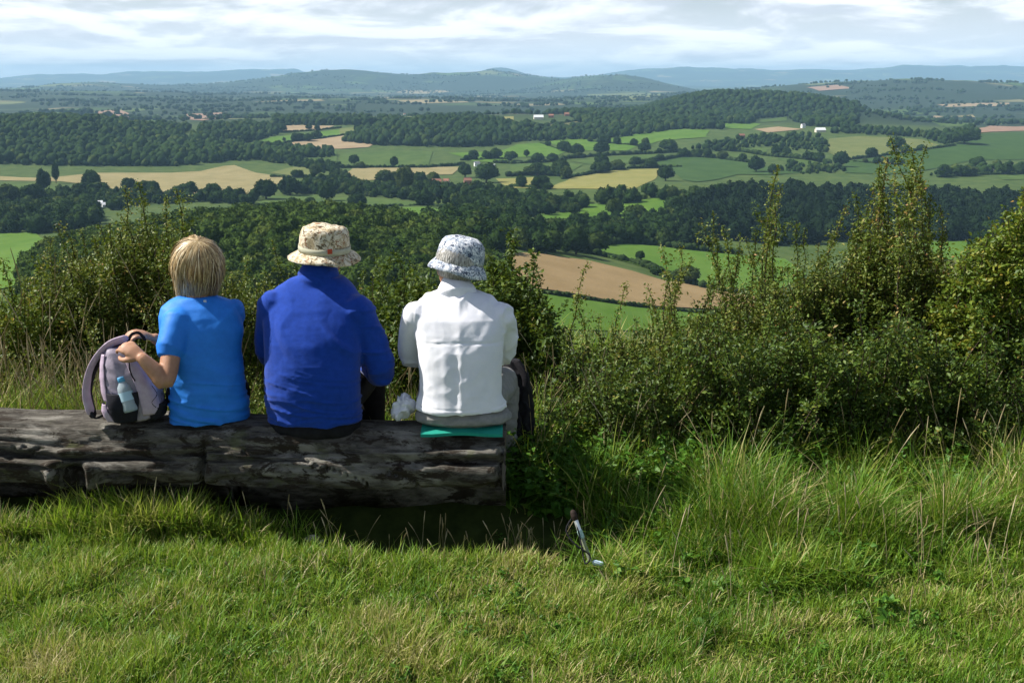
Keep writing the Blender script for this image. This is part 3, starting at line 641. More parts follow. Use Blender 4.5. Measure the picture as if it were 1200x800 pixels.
# ================================================================== LOG
LOGX0, LOGX1 = -3.3, -.035
def log_axis(x):                       # centre y, centre z, half depth, half height
    t = (x-LOGX0)/(LOGX1-LOGX0)
    return 4.60-.10*t + .03*math.sin(x*1.7), .225-.018*t, .225-.02*t+.012*math.sin(x*2.9+1), .238-.022*t+.008*math.sin(x*3.7)
def build_log():
    root = empty('log', (0, 0, 0)); tag(root, 'thick weathered grey fallen log used as a bench by three people', 'log')
    nx, na = 620, 150; V = np.zeros((nx, na, 3))
    xs = np.linspace(LOGX0, LOGX1, nx); th = np.linspace(0, 2*PI, na, endpoint=False)
    A, X = np.meshgrid(th, xs)
    C = np.array([log_axis(x) for x in xs])
    c, s = np.cos(A), np.sin(A)        # c: towards camera is -1
    s2 = np.sign(s)*np.abs(s)**.82
    ry = C[:, 2][:, None]; rz = C[:, 3][:, None]
    u = A*1.0
    big = fbm(X*1.6+7, np.cos(A)*1.3+np.sin(A)*2.1, 31, 3)
    seamless = lambda fx, fa, sd, o=4: fbm(X*fx, c*fa+17, sd, o)*.6 + fbm(X*fx, s*fa+41, sd+9, o)*.6
    groove = np.abs(seamless(1.4, 9, 51, 4)); ridg = -np.clip(.11-groove, 0, .11)/.11
    fine = seamless(5, 22, 71, 3); crack = np.abs(seamless(.9, 4.2, 91, 3)); crk = -np.clip(.045-crack, 0, .045)/.045
    chunk = np.abs(fbm(X*3.3+3*seamless(1, 3, 5, 2), c*1.5, 13, 2)); chk = -np.clip(.035-chunk, 0, .035)/.035*(s < .55)
    D = .055*big + .016*ridg + .018*fine + .045*crk + .03*chk
    top = np.clip((s-.55)/.3, 0, 1); D = D*(1-.72*top)
    # long undercut hollow along the front face, and the broken knot at the left
    front = np.exp(-((A-(PI+.25))/.20)**2); D -= front*.05*np.clip(.5+2.2*fbm(X*1.1, X*0+2, 77, 3), 0, 1)
    kx = P(86, 530, 4.36).x; kd = np.hypot((X-kx)/.085, (A-(PI-.05))/.36)
    D += .05*np.exp(-((kd-1)/.38)**2) - .10*np.exp(-(kd/.62)**2)
    r = 1 + D/.225
    D -= .24*np.clip((-s-.12)/.6, 0, 1)*(c < .3)
    slot = PI-.36+.22*fbm(X*1.3, X*0+9, 83, 3); w8 = np.clip(.65+2.4*fbm(X*.9, X*0+4, 87, 2), 0, 1)
    D -= .075*w8*np.exp(-((A-slot)/.055)**2); D += .022*w8*np.exp(-((A-slot+.13)/.1)**2)
    slot2 = PI+.02+.25*fbm(X*1.7, X*0+5, 93, 3); D -= .04*np.clip(.3+2.4*fbm(X*1.2, X*0+14, 97, 2), 0, 1)*np.exp(-((A-slot2)/.05)**2)
    for (uu, vv) in ((238, 540), (588, 560)):
        xk = P(uu, vv, 4.36).x; D -= .05*np.exp(-((X-xk-.02*fbm(A*3, A*0, 5, 3))/.012)**2)*np.clip((.75-s)/.2, 0, 1)*(c < 0)
    r = 1 + D/.225
    V[..., 0] = X + .02*fbm(c*3, s*3, 8, 2)*np.clip((X-LOGX1+.1)/.1, 0, 1)
    V[..., 1] = C[:, 0][:, None] + c*ry*r; V[..., 2] = C[:, 1][:, None] + s2*rz*r
    zt = (C[:, 1]+C[:, 3]*.985)[:, None]; over = V[..., 2] > zt-.012; V[..., 2] = np.where(over, zt-.012+(V[..., 2]-zt+.012)*.3, V[..., 2])
    i, j = np.meshgrid(np.arange(nx-1), np.arange(na), indexing='ij'); j2 = (j+1) % na
    F = np.stack([i*na+j, (i+1)*na+j, (i+1)*na+j2, i*na+j2], -1).reshape(-1, 4)
    n = NT('weathered_wood'); g = n.geo().outputs['Position']
    fb = n.noise(n.mapping(g, (10, 36, 36)), 1., 9, .72, .5); bl = n.noise(n.mapping(g, (2.2, 5, 5)), 1., 6, .65, .6); dk = n.noise(n.mapping(g, (6, 13, 13), loc=(4, 2, 1)), 1., 9, .72, .5)
    col = n.mixc(n.rng(fb, .3, .7), (.034, .030, .025), (.145, .135, .114))
    col = n.mixc(n.math('MULTIPLY', n.rng(bl, .52, .66), .6), col, (.34, .325, .285))
    col = n.mixc(n.rng(dk, .50, .57), col, (.034, .027, .02))
    col = n.mixc(n.math('MULTIPLY', n.rng(n.noise(g, 7, 5, .7), .58, .7), .6), col, (.10, .11, .05))
    n.bsdf(col, .92, .15, normal=n.bump(n.math('ADD', fb, n.noise(n.mapping(g, (20, 110, 110)), 1., 5, .7)), .8, .012))
    link('trunk', npmesh('trunk', V.reshape(-1, 3), F, True), n.m, root)
    # sawn ends
    for q, nm in ((nx-1, 1), (0, -1)):
        ring = V[q]; cen = ring.mean(0); rr = [ring*(1-t)+cen*t for t in (0, .25, .5, .75, .97)]
        VV = np.vstack(rr); VV[:, 0] += .012*fbm(VV[:, 1]*16, VV[:, 2]*16, 9, 3)*np.repeat([0, 1, 1, 1, 1], na)
        a, b = np.meshgrid(np.arange(4), np.arange(na), indexing='ij'); b2 = (b+1) % na
        FF = np.stack([a*na+b, (a+1)*na+b, (a+1)*na+b2, a*na+b2], -1).reshape(-1, 4)
        n2 = NT('sawn_end'); g2 = n2.geo().outputs['Position']
        n2.bsdf(n2.mixc(n2.noise(n2.mapping(g2, (4, 22, 22)), 1., 6, .7), (.04, .032, .025), (.22, .19, .15)), .9, .1)
        link('sawn_end', npmesh('sawn_end', VV, FF if nm > 0 else FF[:, ::-1], True), n2.m, root)
build_log()
def on_log(x, y):                      # inside the plan of the log
    t = (x-LOGX0)/(LOGX1-LOGX0); return (x < LOGX1+.02) & (np.abs(y-(4.60-.10*t)) < .20)

# ================================================================== GRASS
def blades(x, y, h, wd, lean, tint, seed, curl=1.):
    r = np.random.default_rng(seed); n = len(x); z = T(x, y)-.008
    a = r.random(n)*2*PI; a2 = a + r.normal(size=n)*.5
    dx, dy = np.cos(a), np.sin(a)                      # lean direction
    px_, py_ = -np.sin(a2), np.cos(a2)                 # blade width direction
    L = []
    for t, wf in ((0, .8), (.38, 1), (.72, .75), (1, 0)):
        off = h*lean*(t**1.7)*curl; zz = h*(t - .45*lean*lean*t*t)
        cx_, cy_ = x+dx*off, y+dy*off
        if wf: L += [np.stack([cx_-px_*wd*wf/2, cy_-py_*wd*wf/2, z+zz], -1), np.stack([cx_+px_*wd*wf/2, cy_+py_*wd*wf/2, z+zz], -1)]
        else: L += [np.stack([cx_, cy_, z+zz], -1)]
    V = np.stack(L, 1).reshape(-1, 3); o = (np.arange(n)*7)[:, None, None]
    F = (np.array([[0, 1, 3], [0, 3, 2], [2, 3, 5], [2, 5, 4], [4, 5, 6]])[None] + o).reshape(-1, 3)
    return V, F, np.repeat(tint, 7)
def join(parts):
    off = 0; Vs, Fs, Ts = [], [], []
    for V, F, t in parts: Vs.append(V); Fs.append(F+off); Ts.append(t); off += len(V)
    return np.vstack(Vs), np.vstack(Fs), np.concatenate(Ts)
def grass_mat(name):
    n = NT(name); t = n.attr('tint')
    c = n.ramp(t, [(0, (.05, .13, .010)), (.3, (.10, .22, .015)), (.55, (.17, .285, .025)), (.72, (.27, .32, .055)), (.86, (.40, .35, .13)), (1, (.55, .47, .26))])
    n.leaf(c, .5, .3, .34, tcol=n.mixc(.5, c, (.30, .40, .03), 'MIX')); return n.m
M_GRASS = grass_mat('grass_blades')
def cover(n, x0, x1, y0, y1, hfun, seed, wd=(.0022, .0045), lean=(.15, .9), keep=None, dry=0.):
    r = np.random.default_rng(seed); x = r.uniform(x0, x1, n); y = r.uniform(y0, y1, n)
    # gather into tussocks
    cl = fbm(x*5.5, y*5.5, 3+seed, 3); x += .03*fbm(x*9, y*9, 60, 2); y += .03*fbm(x*9, y*9, 61, 2)
    rg = rough(x, y); k = ~on_log(x, y) & (r.random(n) < .84-.24*rg+(1.5+.5*rg)*cl)
    k &= np.abs(x) < 1.2 + y*.56
    k &= (np.exp(-((x+.22)/.70)**4 - ((y-4.33)/.25)**4) < .22+.5*r.random(n)**6) | (y > 4.62)
    if keep is not None: k &= keep(x, y)
    k &= ~((np.abs(x-.27) < .09) & (y > 3.78) & (y < 4.2))
    x, y, cl, rg = x[k], y[k], cl[k], rg[k]; n = len(x)
    h = hfun(x, y)*(.45+.75*r.random(n))*np.maximum(1+(1.1+.3*rg)*cl, .25)
    pt = .45 + .52*fbm(x*1.3, y*1.7, 9, 3) + .36*fbm(x*6, y*6, 12, 2)
    tint = np.clip(pt + r.normal(size=n)*.13 + dry, 0, 1)
    dd = r.random(n); tint = np.where(dd < .13+dry*.5 + .5*np.clip(fbm(x*2.1, y*2.6, 33, 3)*2, 0, 1), r.uniform(.74, 1, n), tint)
    return blades(x, y, h, r.uniform(*wd, n), r.uniform(*lean, n), tint, seed+1)
def rough(x, y):                       # 0 mown in front, 1 rank growth
    a = 1/(1+np.exp(-(y-4.28+.25*np.clip(x-.5, 0, 1.2)*1.4+.18*fbm(x*2, y*2, 4, 3))/.09)); return np.clip(a, 0, 1)
hl = lambda x, y: .052 + .035*np.clip(fbm(x*2.2, y*2.2, 19, 3)+.25, 0, 1) + rough(x, y)*(.11+.20*np.clip(fbm(x*1.4, y*1.6, 23, 3)+.3, 0, 1))*np.where(x < .05, .75, 1)*np.interp(y, [4.6, 5.1], [1, .62])
G = [cover(175000, -2.9, 2.9, 2.75, 4.25, hl, 101, keep=lambda x, y: ~((x > .0) & (y > 4.1) & (x < .5) & (np.random.default_rng(1).random(len(x)) < .5))),
     cover(95000, -.05, 4.4, 4.2, 6.2, hl, 111, wd=(.003, .0065), lean=(.2, 1.1)),
     cover(26000, -3.9, .2, 4.7, 6.4, lambda x, y: .20+.12*fbm(x*2, y*2, 2, 2), 121, wd=(.003, .007), lean=(.2, 1.)),
     cover(26000, -4.3, -1.5, 5.3, 6.8, lambda x, y: .22+.2*fbm(x*2, y*2, 2, 2), 131, wd=(.003, .007), lean=(.2, 1.), dry=.12),
     cover(15000, -3.2, .0, 4.22, 4.36, lambda x, y: .10+.16*np.clip(fbm(x*3, y*2, 6, 3)+.1, 0, 1), 141, wd=(.003, .006), lean=(.2, .9)),
     cover(30000, -5, 5, 6.0, 7.6, lambda x, y: .22+.1*fbm(x*2, y*2, 2, 2), 151, wd=(.004, .009), lean=(.2, 1.), dry=.08)]
# a short dense sward under it all
def sward(n, seed):
    r = np.random.default_rng(seed); x = r.uniform(-3, 3.2, n); y = r.uniform(2.7, 4.5, n); k = ~on_log(x, y) & (np.abs(x) < 1.1+y*.55) & (np.exp(-((x+.22)/.70)**4 - ((y-4.33)/.25)**4) < .2); x, y = x[k], y[k]; n = len(x)
    t = np.clip(.40+.5*fbm(x*1.7, y*2, 39, 3)+r.normal(size=n)*.16, 0, 1); t = np.where(r.random(n) < .12, r.uniform(.75, 1, n), t)
    return blades(x, y, .026+.022*r.random(n), r.uniform(.002, .004, n), r.uniform(.2, 1.2, n), t, seed+1)
G.append(sward(120000, 161))
# tussocks of long grass
def tussocks(spots, seed):
    r = np.random.default_rng(seed); out = []
    for (u, v, hh, n, spread, dry) in spots:
        x, y = hit(u, v) if v > 10 else (P(u, 470, v).x, v); xx = x+r.normal(size=n)*spread; yy = y+r.normal(size=n)*spread*.7; k = ~on_log(xx, yy); xx, yy = xx[k], yy[k]; n = len(xx)
        out.append(blades(xx, yy, hh*(.5+.6*r.random(n)), r.uniform(.0022, .0055, n), r.uniform(.25, 1.15, n), np.clip(.42+dry+r.normal(size=n)*.16, 0, 1), seed+7))
    return out
TSP = []
for _ in range(70):
    TSP.append((random.uniform(690, 1230), random.uniform(585, 690), random.uniform(.12, .22), 100, .06, random.choice([-.1, 0, .1, .22])))
for _ in range(40):
    TSP.append((random.uniform(620, 1230), random.uniform(525, 590), random.uniform(.2, .36), 90, .06, random.choice([-.12, 0, .05, .25])))
for _ in range(34):
    TSP.append((random.uniform(-20, 330), random.uniform(606, 632), random.uniform(.10, .22), 90, .06, random.choice([-.05, .05, .25, .3])))
for _ in range(22):
    TSP.append((random.uniform(330, 690), random.uniform(646, 672), random.uniform(.08, .15), 60, .05, random.choice([0, .1, .4])))
for _ in range(26): TSP.append((random.uniform(-30, 120), random.uniform(5.05, 5.4), random.uniform(.36, .56), 110, .07, random.choice([0, .1, .25, .4])))
for _ in range(40): TSP.append((random.uniform(0, 1200), random.uniform(660, 800), random.uniform(.07, .12), 90, .05, random.choice([-.15, .05, .1])))
G += tussocks(TSP, 171)
V, F, t = join(G); o = link('grass', npmesh('grass', V, F, False, {'tint': t}), M_GRASS)
tag(o, 'sunlit green grass of the hilltop, short in front, rank on the right', 'grass', kind='stuff')

# dry stalks with seed heads
def stalks(spec, name, label, seed, mat):
    r = np.random.default_rng(seed); Vs, Fs, Ts = [], [], []; off = 0
    for (u, v, hh, n, spread) in spec:
        x0, y0 = hit(u, v) if v > 10 else (P(u, 470, v).x, v)
        for _ in range(n):
            x, y = x0+r.normal()*spread, y0+r.normal()*spread*.6
            if on_log(np.array(x), np.array(y)): continue
            h = hh*r.uniform(.6, 1.1); a = r.random()*2*PI; ln = r.uniform(.05, .5); z = float(T(x, y)); m = 9; w0 = r.uniform(.0012, .0022); tt = r.uniform(.3, 1)
            rings = []
            for k in range(m):
                q = k/(m-1); c_ = np.array([x+math.cos(a)*h*ln*q**1.9, y+math.sin(a)*h*ln*q**1.9, z+h*(q-.3*ln*ln*q*q)])
                wv = w0*(1-.5*q)*(1 + (2.6 if q > .78 else 0)*math.sin(min(1, (q-.78)/.22*1.0)*PI*.9) if q > .78 else 1)
                rings.append([c_+np.array([math.cos(b), math.sin(b), 0])*wv for b in (0, 2.09, 4.19)])
            Vs.append(np.array(rings).reshape(-1, 3)); 
            for k in range(m-1):
                for b in range(3):
                    p0, p1 = off+k*3+b, off+k*3+(b+1) % 3; Fs += [[p0, p1, p1+3], [p0, p1+3, p0+3]]
            Ts += [tt]*(m*3); off += m*3
    o = link(name, npmesh(name, np.vstack(Vs), np.array(Fs), True, {'tint': np.array(Ts)}), mat); tag(o, label, 'grass', kind='stuff')
n = NT('dry_stalk'); n.leaf(n.ramp(n.attr('tint'), [(0, (.16, .12, .05)), (.5, (.36, .29, .15)), (1, (.52, .45, .28))]), .7, .2, .15); M_STALK = n.m
SP = [(660, 520, .5, 9, .16), (700, 525, .55, 9, .2), (760, 530, .5, 9, .25), (830, 530, .45, 7, .25), (640, 500, .55, 8, .1), (900, 530, .4, 5, .2), (1000, 525, .5, 5, .25), (1100, 540, .35, 6, .25),
      (10, 5.25, .62, 90, .25), (70, 5.25, .58, 70, .2), (130, 5.3, .6, 40, .2), (-20, 5.5, .8, 60, .3), (300, 5.2, .5, 14, .1), (465, 5.2, .5, 22, .1), (660, 5.0, .6, 14, .2), (740, 4.95, .5, 12, .25), (850, 4.95, .45, 12, .3), (960, 4.9, .45, 10, .3), (1080, 4.9, .5, 12, .3), (1180, 4.9, .4, 8, .2), (200, 474, .8, 26, .2), (90, 470, .9, 30, .3), (300, 474, .6, 10, .15), (290, 480, .5, 8, .1), (460, 490, .45, 12, .1),
      (100, 608, .2, 14, .12), (230, 615, .24, 12, .15), (330, 628, .2, 10, .1), (420, 648, .24, 14, .12), (540, 655, .22, 30, .1), (590, 658, .2, 26, .1), (480, 652, .2, 12, .1), (630, 655, .16, 14, .08),
      (840, 640, .3, 22, .3), (960, 640, .3, 22, .3), (1100, 660, .3, 24, .3), (1180, 690, .25, 18, .2), (900, 720, .16, 14, .3), (300, 720, .1, 20, .5), (600, 740, .1, 16, .4)]
stalks(SP, 'dry_grass', 'pale dry grass stalks standing among the green grass', 181, M_STALK)

# ================================================================== SHRUBS
def leafs(pos, size, seed, updir=.35):
    r = np.random.default_rng(seed); n = len(pos)
    N = r.normal(size=(n, 3)); N[:, 2] = np.abs(N[:, 2])+updir; N /= np.linalg.norm(N, axis=1)[:, None]
    t = np.cross(N, r.normal(size=(n, 3))); t /= np.linalg.norm(t, axis=1)[:, None]; b = np.cross(N, t)
    s = (size*(.55+.8*r.random(n)))[:, None]; w_ = s*(.42+.2*r.random((n, 1)))
    base = pos; tip = pos+t*s*2; m = pos+t*s*.95
    l = m - b*w_ + N*s*.22; rr = m + b*w_ + N*s*.22
    V = np.stack([base, l, tip, rr], 1).reshape(-1, 3); o = (np.arange(n)*4)[:, None, None]
    F = (np.array([[0, 2, 1], [0, 3, 2]])[None]+o).reshape(-1, 3); return V, F
def leaf_mat(name, stops, trans=.26, rough=.5, spec=.24):
    n = NT(name); c = n.ramp(n.attr('tint'), stops); n.leaf(c, rough, spec, trans, tcol=n.mixc(.4, c, (.22, .26, .02))); return n.m
LM = {'haw': leaf_mat('hawthorn_leaves', [(0, (.035, .065, .010)), (.35, (.085, .135, .018)), (.65, (.17, .21, .035)), (.85, (.30, .27, .07)), (1, (.34, .18, .06))]),
      'yel': leaf_mat('yellowing_leaves', [(0, (.05, .10, .012)), (.5, (.12, .18, .018)), (.85, (.24, .23, .03)), (1, (.34, .2, .04))]),
      'dark': leaf_mat('bramble_leaves', [(0, (.022, .052, .009)), (.45, (.06, .112, .015)), (.85, (.15, .21, .03)), (1, (.26, .2, .05))]),
      'lush': leaf_mat('lush_leaves', [(0, (.03, .09, .010)), (.5, (.06, .16, .014)), (1, (.12, .22, .025))])}
M_STEM = plain('woody_stem', (.055, .042, .03), .9, .1)
def tubes(paths, rad):
    Vs, Fs = [], []; off = 0
    for p, r0 in zip(paths, rad):
        m = len(p)
        for k in range(m):
            w_ = r0*(1-.75*k/(m-1)); Vs += [p[k]+np.array([math.cos(b), math.sin(b), 0])*w_ for b in (0, 2.09, 4.19)]
        for k in range(m-1):
            for b in range(3): p0, p1 = off+k*3+b, off+k*3+(b+1) % 3; Fs.append([p0, p1, p1+3, p0+3])
        off += 3*m
    return np.array(Vs), np.array(Fs)
def shrub(env, y0, y1, nst, lpm, size, mat, label, seed, shoots=(), lean=.22, tw=1., cat='shrub', name='shrub', low=.0, rag=20):
    """env: [(u, v)] outline of the top; shoots: (u, v_top) of single long shoots"""
    lpm *= 3.0; nst = int(nst*1.25); size *= .78
    r = np.random.default_rng(seed); us = [e[0] for e in env]; vs = [e[1] for e in env]
    ym = (y0+y1)/2; xc = P((us[0]+us[-1])/2, 400, ym).x; root = empty(name, (xc, ym, float(T(xc, ym)))); tag(root, label, cat)
    O = np.array([xc, ym, float(T(xc, ym))])
    paths, rads, LP, LS, LT = [], [], [], [], []
    jobs = [(r.uniform(us[0], us[-1]), None) for _ in range(nst)] + [s for s in shoots]
    for (u, vt) in jobs:
        y = r.uniform(y0, y1); shoot = vt is not None
        if not shoot: vt = np.interp(u, us, vs) + r.exponential(rag)
        top = np.array(P(u, vt, y)); g = float(T(top[0], top[1])); H = top[2]-g
        if H < .12: continue
        b = np.array([top[0] + r.normal()*lean*H*(.5 if shoot else 1), top[1]+r.normal()*lean*H*.5, 0]); b[2] = float(T(b[0], b[1]))-.03
        sw = r.uniform(.5, 1.5)*(1.3 if H > 1.1 else 1); m = 11; q = np.linspace(0, 1, m)[:, None]; bend = r.normal(size=3)*.075*H; bend[2] = 0
        p = b*(1-q)+top*q + np.sin(q*PI)*bend + r.normal(size=(m, 3))*.008
        paths.append(p-O); rads.append(.0035+.004*H)
        def put(path, n, s, t0, sp):
            f = r.uniform(t0, 1, n)*(len(path)-1); i = np.minimum(f.astype(int), len(path)-2); ff = (f-i)[:, None]
            LP.append(path[i]*(1-ff)+path[i+1]*ff + r.normal(size=(n, 3))*sp); LS.append(np.full(n, s)); LT.append(np.clip(r.normal(size=n)*.2+.42+.12*r.normal(), 0, 1))
        put(p, int(lpm*H*(1.5 if shoot else .55)), size*(.85 if shoot else 1), .3+low, .012 if shoot else .022)
        nt = int(H*(9 if shoot else 15)*tw)
        for _ in range(nt):
            f = r.uniform(.12+low, .93); i = int(f*(m-1)); s0 = p[i]; L = (.05+.16*r.random())*(1-.62*f)*(1.7 if not shoot else sw)*min(1, H+.25)
            d = r.normal(size=3); d[2] = abs(d[2])*.7+.35; d /= np.linalg.norm(d); k = np.linspace(0, 1, 5)[:, None]
            tp = s0 + d*L*k + r.normal(size=(5, 3))*.006
            paths.append(tp-O); rads.append(.0018); put(tp, max(4, int(lpm*L*1.15)), size, .1, .016)
    V, F = tubes(paths, rads); link('stem', npmesh('stem', V, F, True), M_STEM, root)
    pos = np.vstack(LP)-O; k = pos[:, 2]+O[2] > T(pos[:, 0]+O[0], pos[:, 1]+O[1])+.01; pos = pos[k]
    V, F = leafs(pos, np.concatenate(LS)[k], seed+1)
    link('foliage', npmesh('foliage', V, F, False, {'tint': np.repeat(np.concatenate(LT)[k], 4)}), LM[mat], root)
    return root
shrub([(-70,350),(-20,335),(30,335),(70,360)], 5.7, 6.5, 46, 120, .015, 'yel', 'yellowish green bushy shrub at the far left behind the log end', 1, [(5,300),(45,310),(32,330)])
shrub([(40,330),(70,300),(110,300),(140,320)], 6.0, 6.8, 46, 105, .013, 'haw', 'tall thin shrub with twin upright shoots left of the wood edge', 2, [(65,262),(74,263),(88,285),(112,275),(128,290),(50,300),(58,280),(97,272),(120,262)], lean=.1, tw=1.3)
shrub([(100,305),(140,268),(200,268),(235,300)], 6.0, 6.9, 80, 115, .013, 'haw', 'tallest leafy shrub on the left, its shoots reaching above the rucksack', 3, [(147,218),(163,212),(166,235),(143,250),(196,228),(206,222),(180,255),(125,262),(218,262),(233,285)], lean=.1)
shrub([(200,330),(260,320),(310,325),(345,345)], 6.1, 6.9, 44, 105, .013, 'haw', 'green shrub between the blonde woman and the man in blue', 4, [(290,300),(322,286),(338,305),(311,318)], lean=.12)
shrub([(-60,415),(60,405),(160,420),(300,430)], 5.5, 6.1, 150, 100, .012, 'haw', 'low weedy scrub on the left just behind the log', 14, [(150,345),(95,360),(270,360)], lean=.25)
shrub([(330,345),(400,335),(450,330),(490,335)], 6.0, 6.8, 46, 110, .015, 'dark', 'dark green shrub showing around the shoulders of the man in blue', 5, [(440,300),(462,292),(478,305),(425,315)], lean=.2)
shrub([(430,330),(470,315),(520,330),(560,340)], 5.7, 6.4, 40, 110, .018, 'dark', 'broad leaved shrub between the man in blue and the woman in white', 6, [(455,305),(490,320)], lean=.22)
shrub([(555,330),(585,300),(610,312),(640,350)], 5.8, 6.4, 20, 100, .020, 'dark', 'dark broad leaved shrub just right of the blue and white hat', 7, [(597,268),(606,280),(622,292),(575,300),(631,320)], lean=.15)
shrub([(610,420),(660,405),(720,400),(770,395)], 5.9, 6.6, 95, 100, .013, 'haw', 'thin open shrub in front of the brown field, one long shoot through it', 8, [(690,308),(676,345),(640,352),(631,362),(735,330),(757,334),(700,370),(665,385),(612,385),(625,400),(648,385),(682,392),(715,380),(745,372),(768,360),(728,398)], lean=.16)
shrub([(740,385),(800,365),(850,345),(890,340)], 5.9, 6.7, 66, 105, .013, 'haw', 'leafy shrub between the thin open one and the bush under the slender shoot', 9, [(775,290),(800,285),(823,262),(835,250),(848,266),(872,282),(790,330),(812,300),(760,345),(782,318),(845,310),(862,300),(830,322)], lean=.16, rag=36)
shrub([(850,335),(900,315),(945,310),(985,330)], 6.0, 6.8, 64, 110, .013, 'haw', 'bush carrying one very slender tall shoot, next to the tallest hawthorn', 10, [(911,196),(914,215),(907,240),(885,268),(930,262),(945,270),(868,275),(960,285),(900,255)], lean=.13, rag=34)
shrub([(935,335),(975,310),(1012,275),(1042,262),(1078,275),(1105,310),(1135,345)], 6.1, 6.8, 84, 105, .014, 'haw', 'tallest hawthorn on the right, rising to a narrow leafy spire', 11, [(1042,162),(1040,185),(1067,170),(1070,185),(1085,172),(1030,188),(1028,200),(1050,200),(1078,200),(1018,236),(1012,250),(1058,225),(1045,235),(1090,230),(1000,262),(1110,270),(1035,230),(1065,240),(995,240),(1002,225),(1100,245),(1024,215),(1082,212),(975,275)], lean=.10)
shrub([(1080,350),(1130,335),(1180,330),(1240,330)], 6.0, 6.7, 56, 110, .015, 'haw', 'rounded dense bush right of the tallest hawthorn', 12, [(1117,300),(1145,312),(1165,300),(1130,318),(1180,312)], lean=.2, rag=30)
shrub([(1120,300),(1160,268),(1200,240),(1290,220)], 5.5, 6.3, 60, 115, .018, 'yel', 'bright yellow green bush at the right edge of the photo', 13, [(1195,222),(1180,245),(1210,210),(1150,280)], lean=.2)
shrub([(640,438),(700,405),(760,425),(820,380),(870,405),(930,375)], 4.95, 5.7, 190, 95, .0145, 'dark', 'low tangled scrub at the foot of the thin open shrub', 15, [(660,392),(700,405),(752,380),(790,372),(835,360),(880,365),(905,350)], lean=.32, rag=62)
shrub([(900,400),(950,370),(1000,400),(1060,362),(1120,405),(1170,365),(1220,395)], 4.95, 5.7, 190, 100, .015, 'dark', 'green bramble scrub at the foot of the tallest hawthorn', 16, [(930,362),(965,350),(1010,345),(1060,358),(1105,372),(1150,350),(1190,362)], lean=.32, rag=66)
# nettles and docks by the end of the log
def weeds(spots, size, seed, mat, label, name='nettle_patch'):
    r = np.random.default_rng(seed); paths, rads, LP, LS, LT = [], [], [], [], []
    for (u, v, h, nst, sp) in spots:
        x0, y0 = hit(u, v)
        for _ in range(nst):
            x, y = x0+r.normal()*sp, y0+r.normal()*sp*.7
            if on_log(np.array(x), np.array(y)): continue
            z = float(T(x, y)); hh = h*r.uniform(.5, 1.1); p = np.array([[x, y, z], [x+r.normal()*.02, y+r.normal()*.02, z+hh*.5], [x+r.normal()*.05, y+r.normal()*.05, z+hh]]); paths.append(p); rads.append(.003)
            for q in np.arange(.15, 1.01, .14):
                c_ = p[0]*(1-q)+p[2]*q; k = 4; LP.append(np.repeat(c_[None], k, 0)+r.normal(size=(k, 3))*.008); LS.append(np.full(k, size*(1.25-.7*q))); LT.append(np.clip(r.normal(size=k)*.2+.5, 0, 1))
    Vl, Fl = leafs(np.vstack(LP), np.concatenate(LS), seed, .9); Vt, Ft = tubes(paths, rads)
    F3 = np.vstack([Ft[:, [0, 1, 2]], Ft[:, [0, 2, 3]]])
    V = np.vstack([Vl, Vt]); F = np.vstack([Fl, F3+len(Vl)])
    o = link(name, npmesh(name, V, F, False, {'tint': np.concatenate([np.repeat(np.concatenate(LT), 4), np.full(len(Vt), .3)])}), LM[mat]); tag(o, label, 'weeds', kind='stuff')
weeds([(660,575,.19,26,.10),(700,570,.2,30,.12),(740,575,.18,22,.12),(640,560,.22,20,.08),(690,545,.22,26,.15),(760,560,.24,20,.15),(800,570,.2,16,.15),(645,600,.16,14,.06),(608,580,.2,16,.05),(616,570,.24,14,.05)], .030, 61, 'lush', 'bright green nettles and docks beyond the right end of the log')
weeds([(850,560,.26,26,.3),(950,565,.24,26,.3),(1060,570,.22,26,.3),(1160,570,.22,24,.3),(560,480,.3,10,.3),(880,600,.14,30,.35),(1000,620,.13,30,.35),(1120,630,.13,30,.3),(780,620,.14,24,.2),(1180,590,.15,24,.2),(930,660,.08,24,.35)], .022, 62, 'lush', 'green weeds along the foot of the bushes', 'undergrowth')
weeds([(120,640,.05,20,.4),(350,700,.04,30,.5),(560,720,.04,30,.5),(800,740,.045,30,.5),(200,760,.04,26,.4),(1050,740,.05,26,.4),(650,680,.05,20,.3)], .013, 63, 'lush', 'small clover like leaves in the short grass', 'clover')
# dead twigs heaped under the hawthorn
def twigs():
    r = np.random.default_rng(5); paths = []
    for _ in range(120):
        x, y = hit(1088+r.normal()*30, 528+r.normal()*5); z = float(T(x, y)); a = r.random()*2*PI; L = r.uniform(.1, .3); p0 = np.array([x, y, z+r.uniform(0, .16)]); d = np.array([math.cos(a), math.sin(a)*.6, r.normal()*.5])*L
        paths.append(np.array([p0, p0+d*.5+r.normal(size=3)*.02, p0+d]))
    V, F = tubes(paths, [.003]*120); tag(link('dead_twigs', npmesh('dead_twigs', V, F, True), plain('dead_twig', (.2, .16, .12), .95)), 'heap of dead grey brown twigs under the tallest hawthorn', 'twigs', kind='stuff')
twigs()
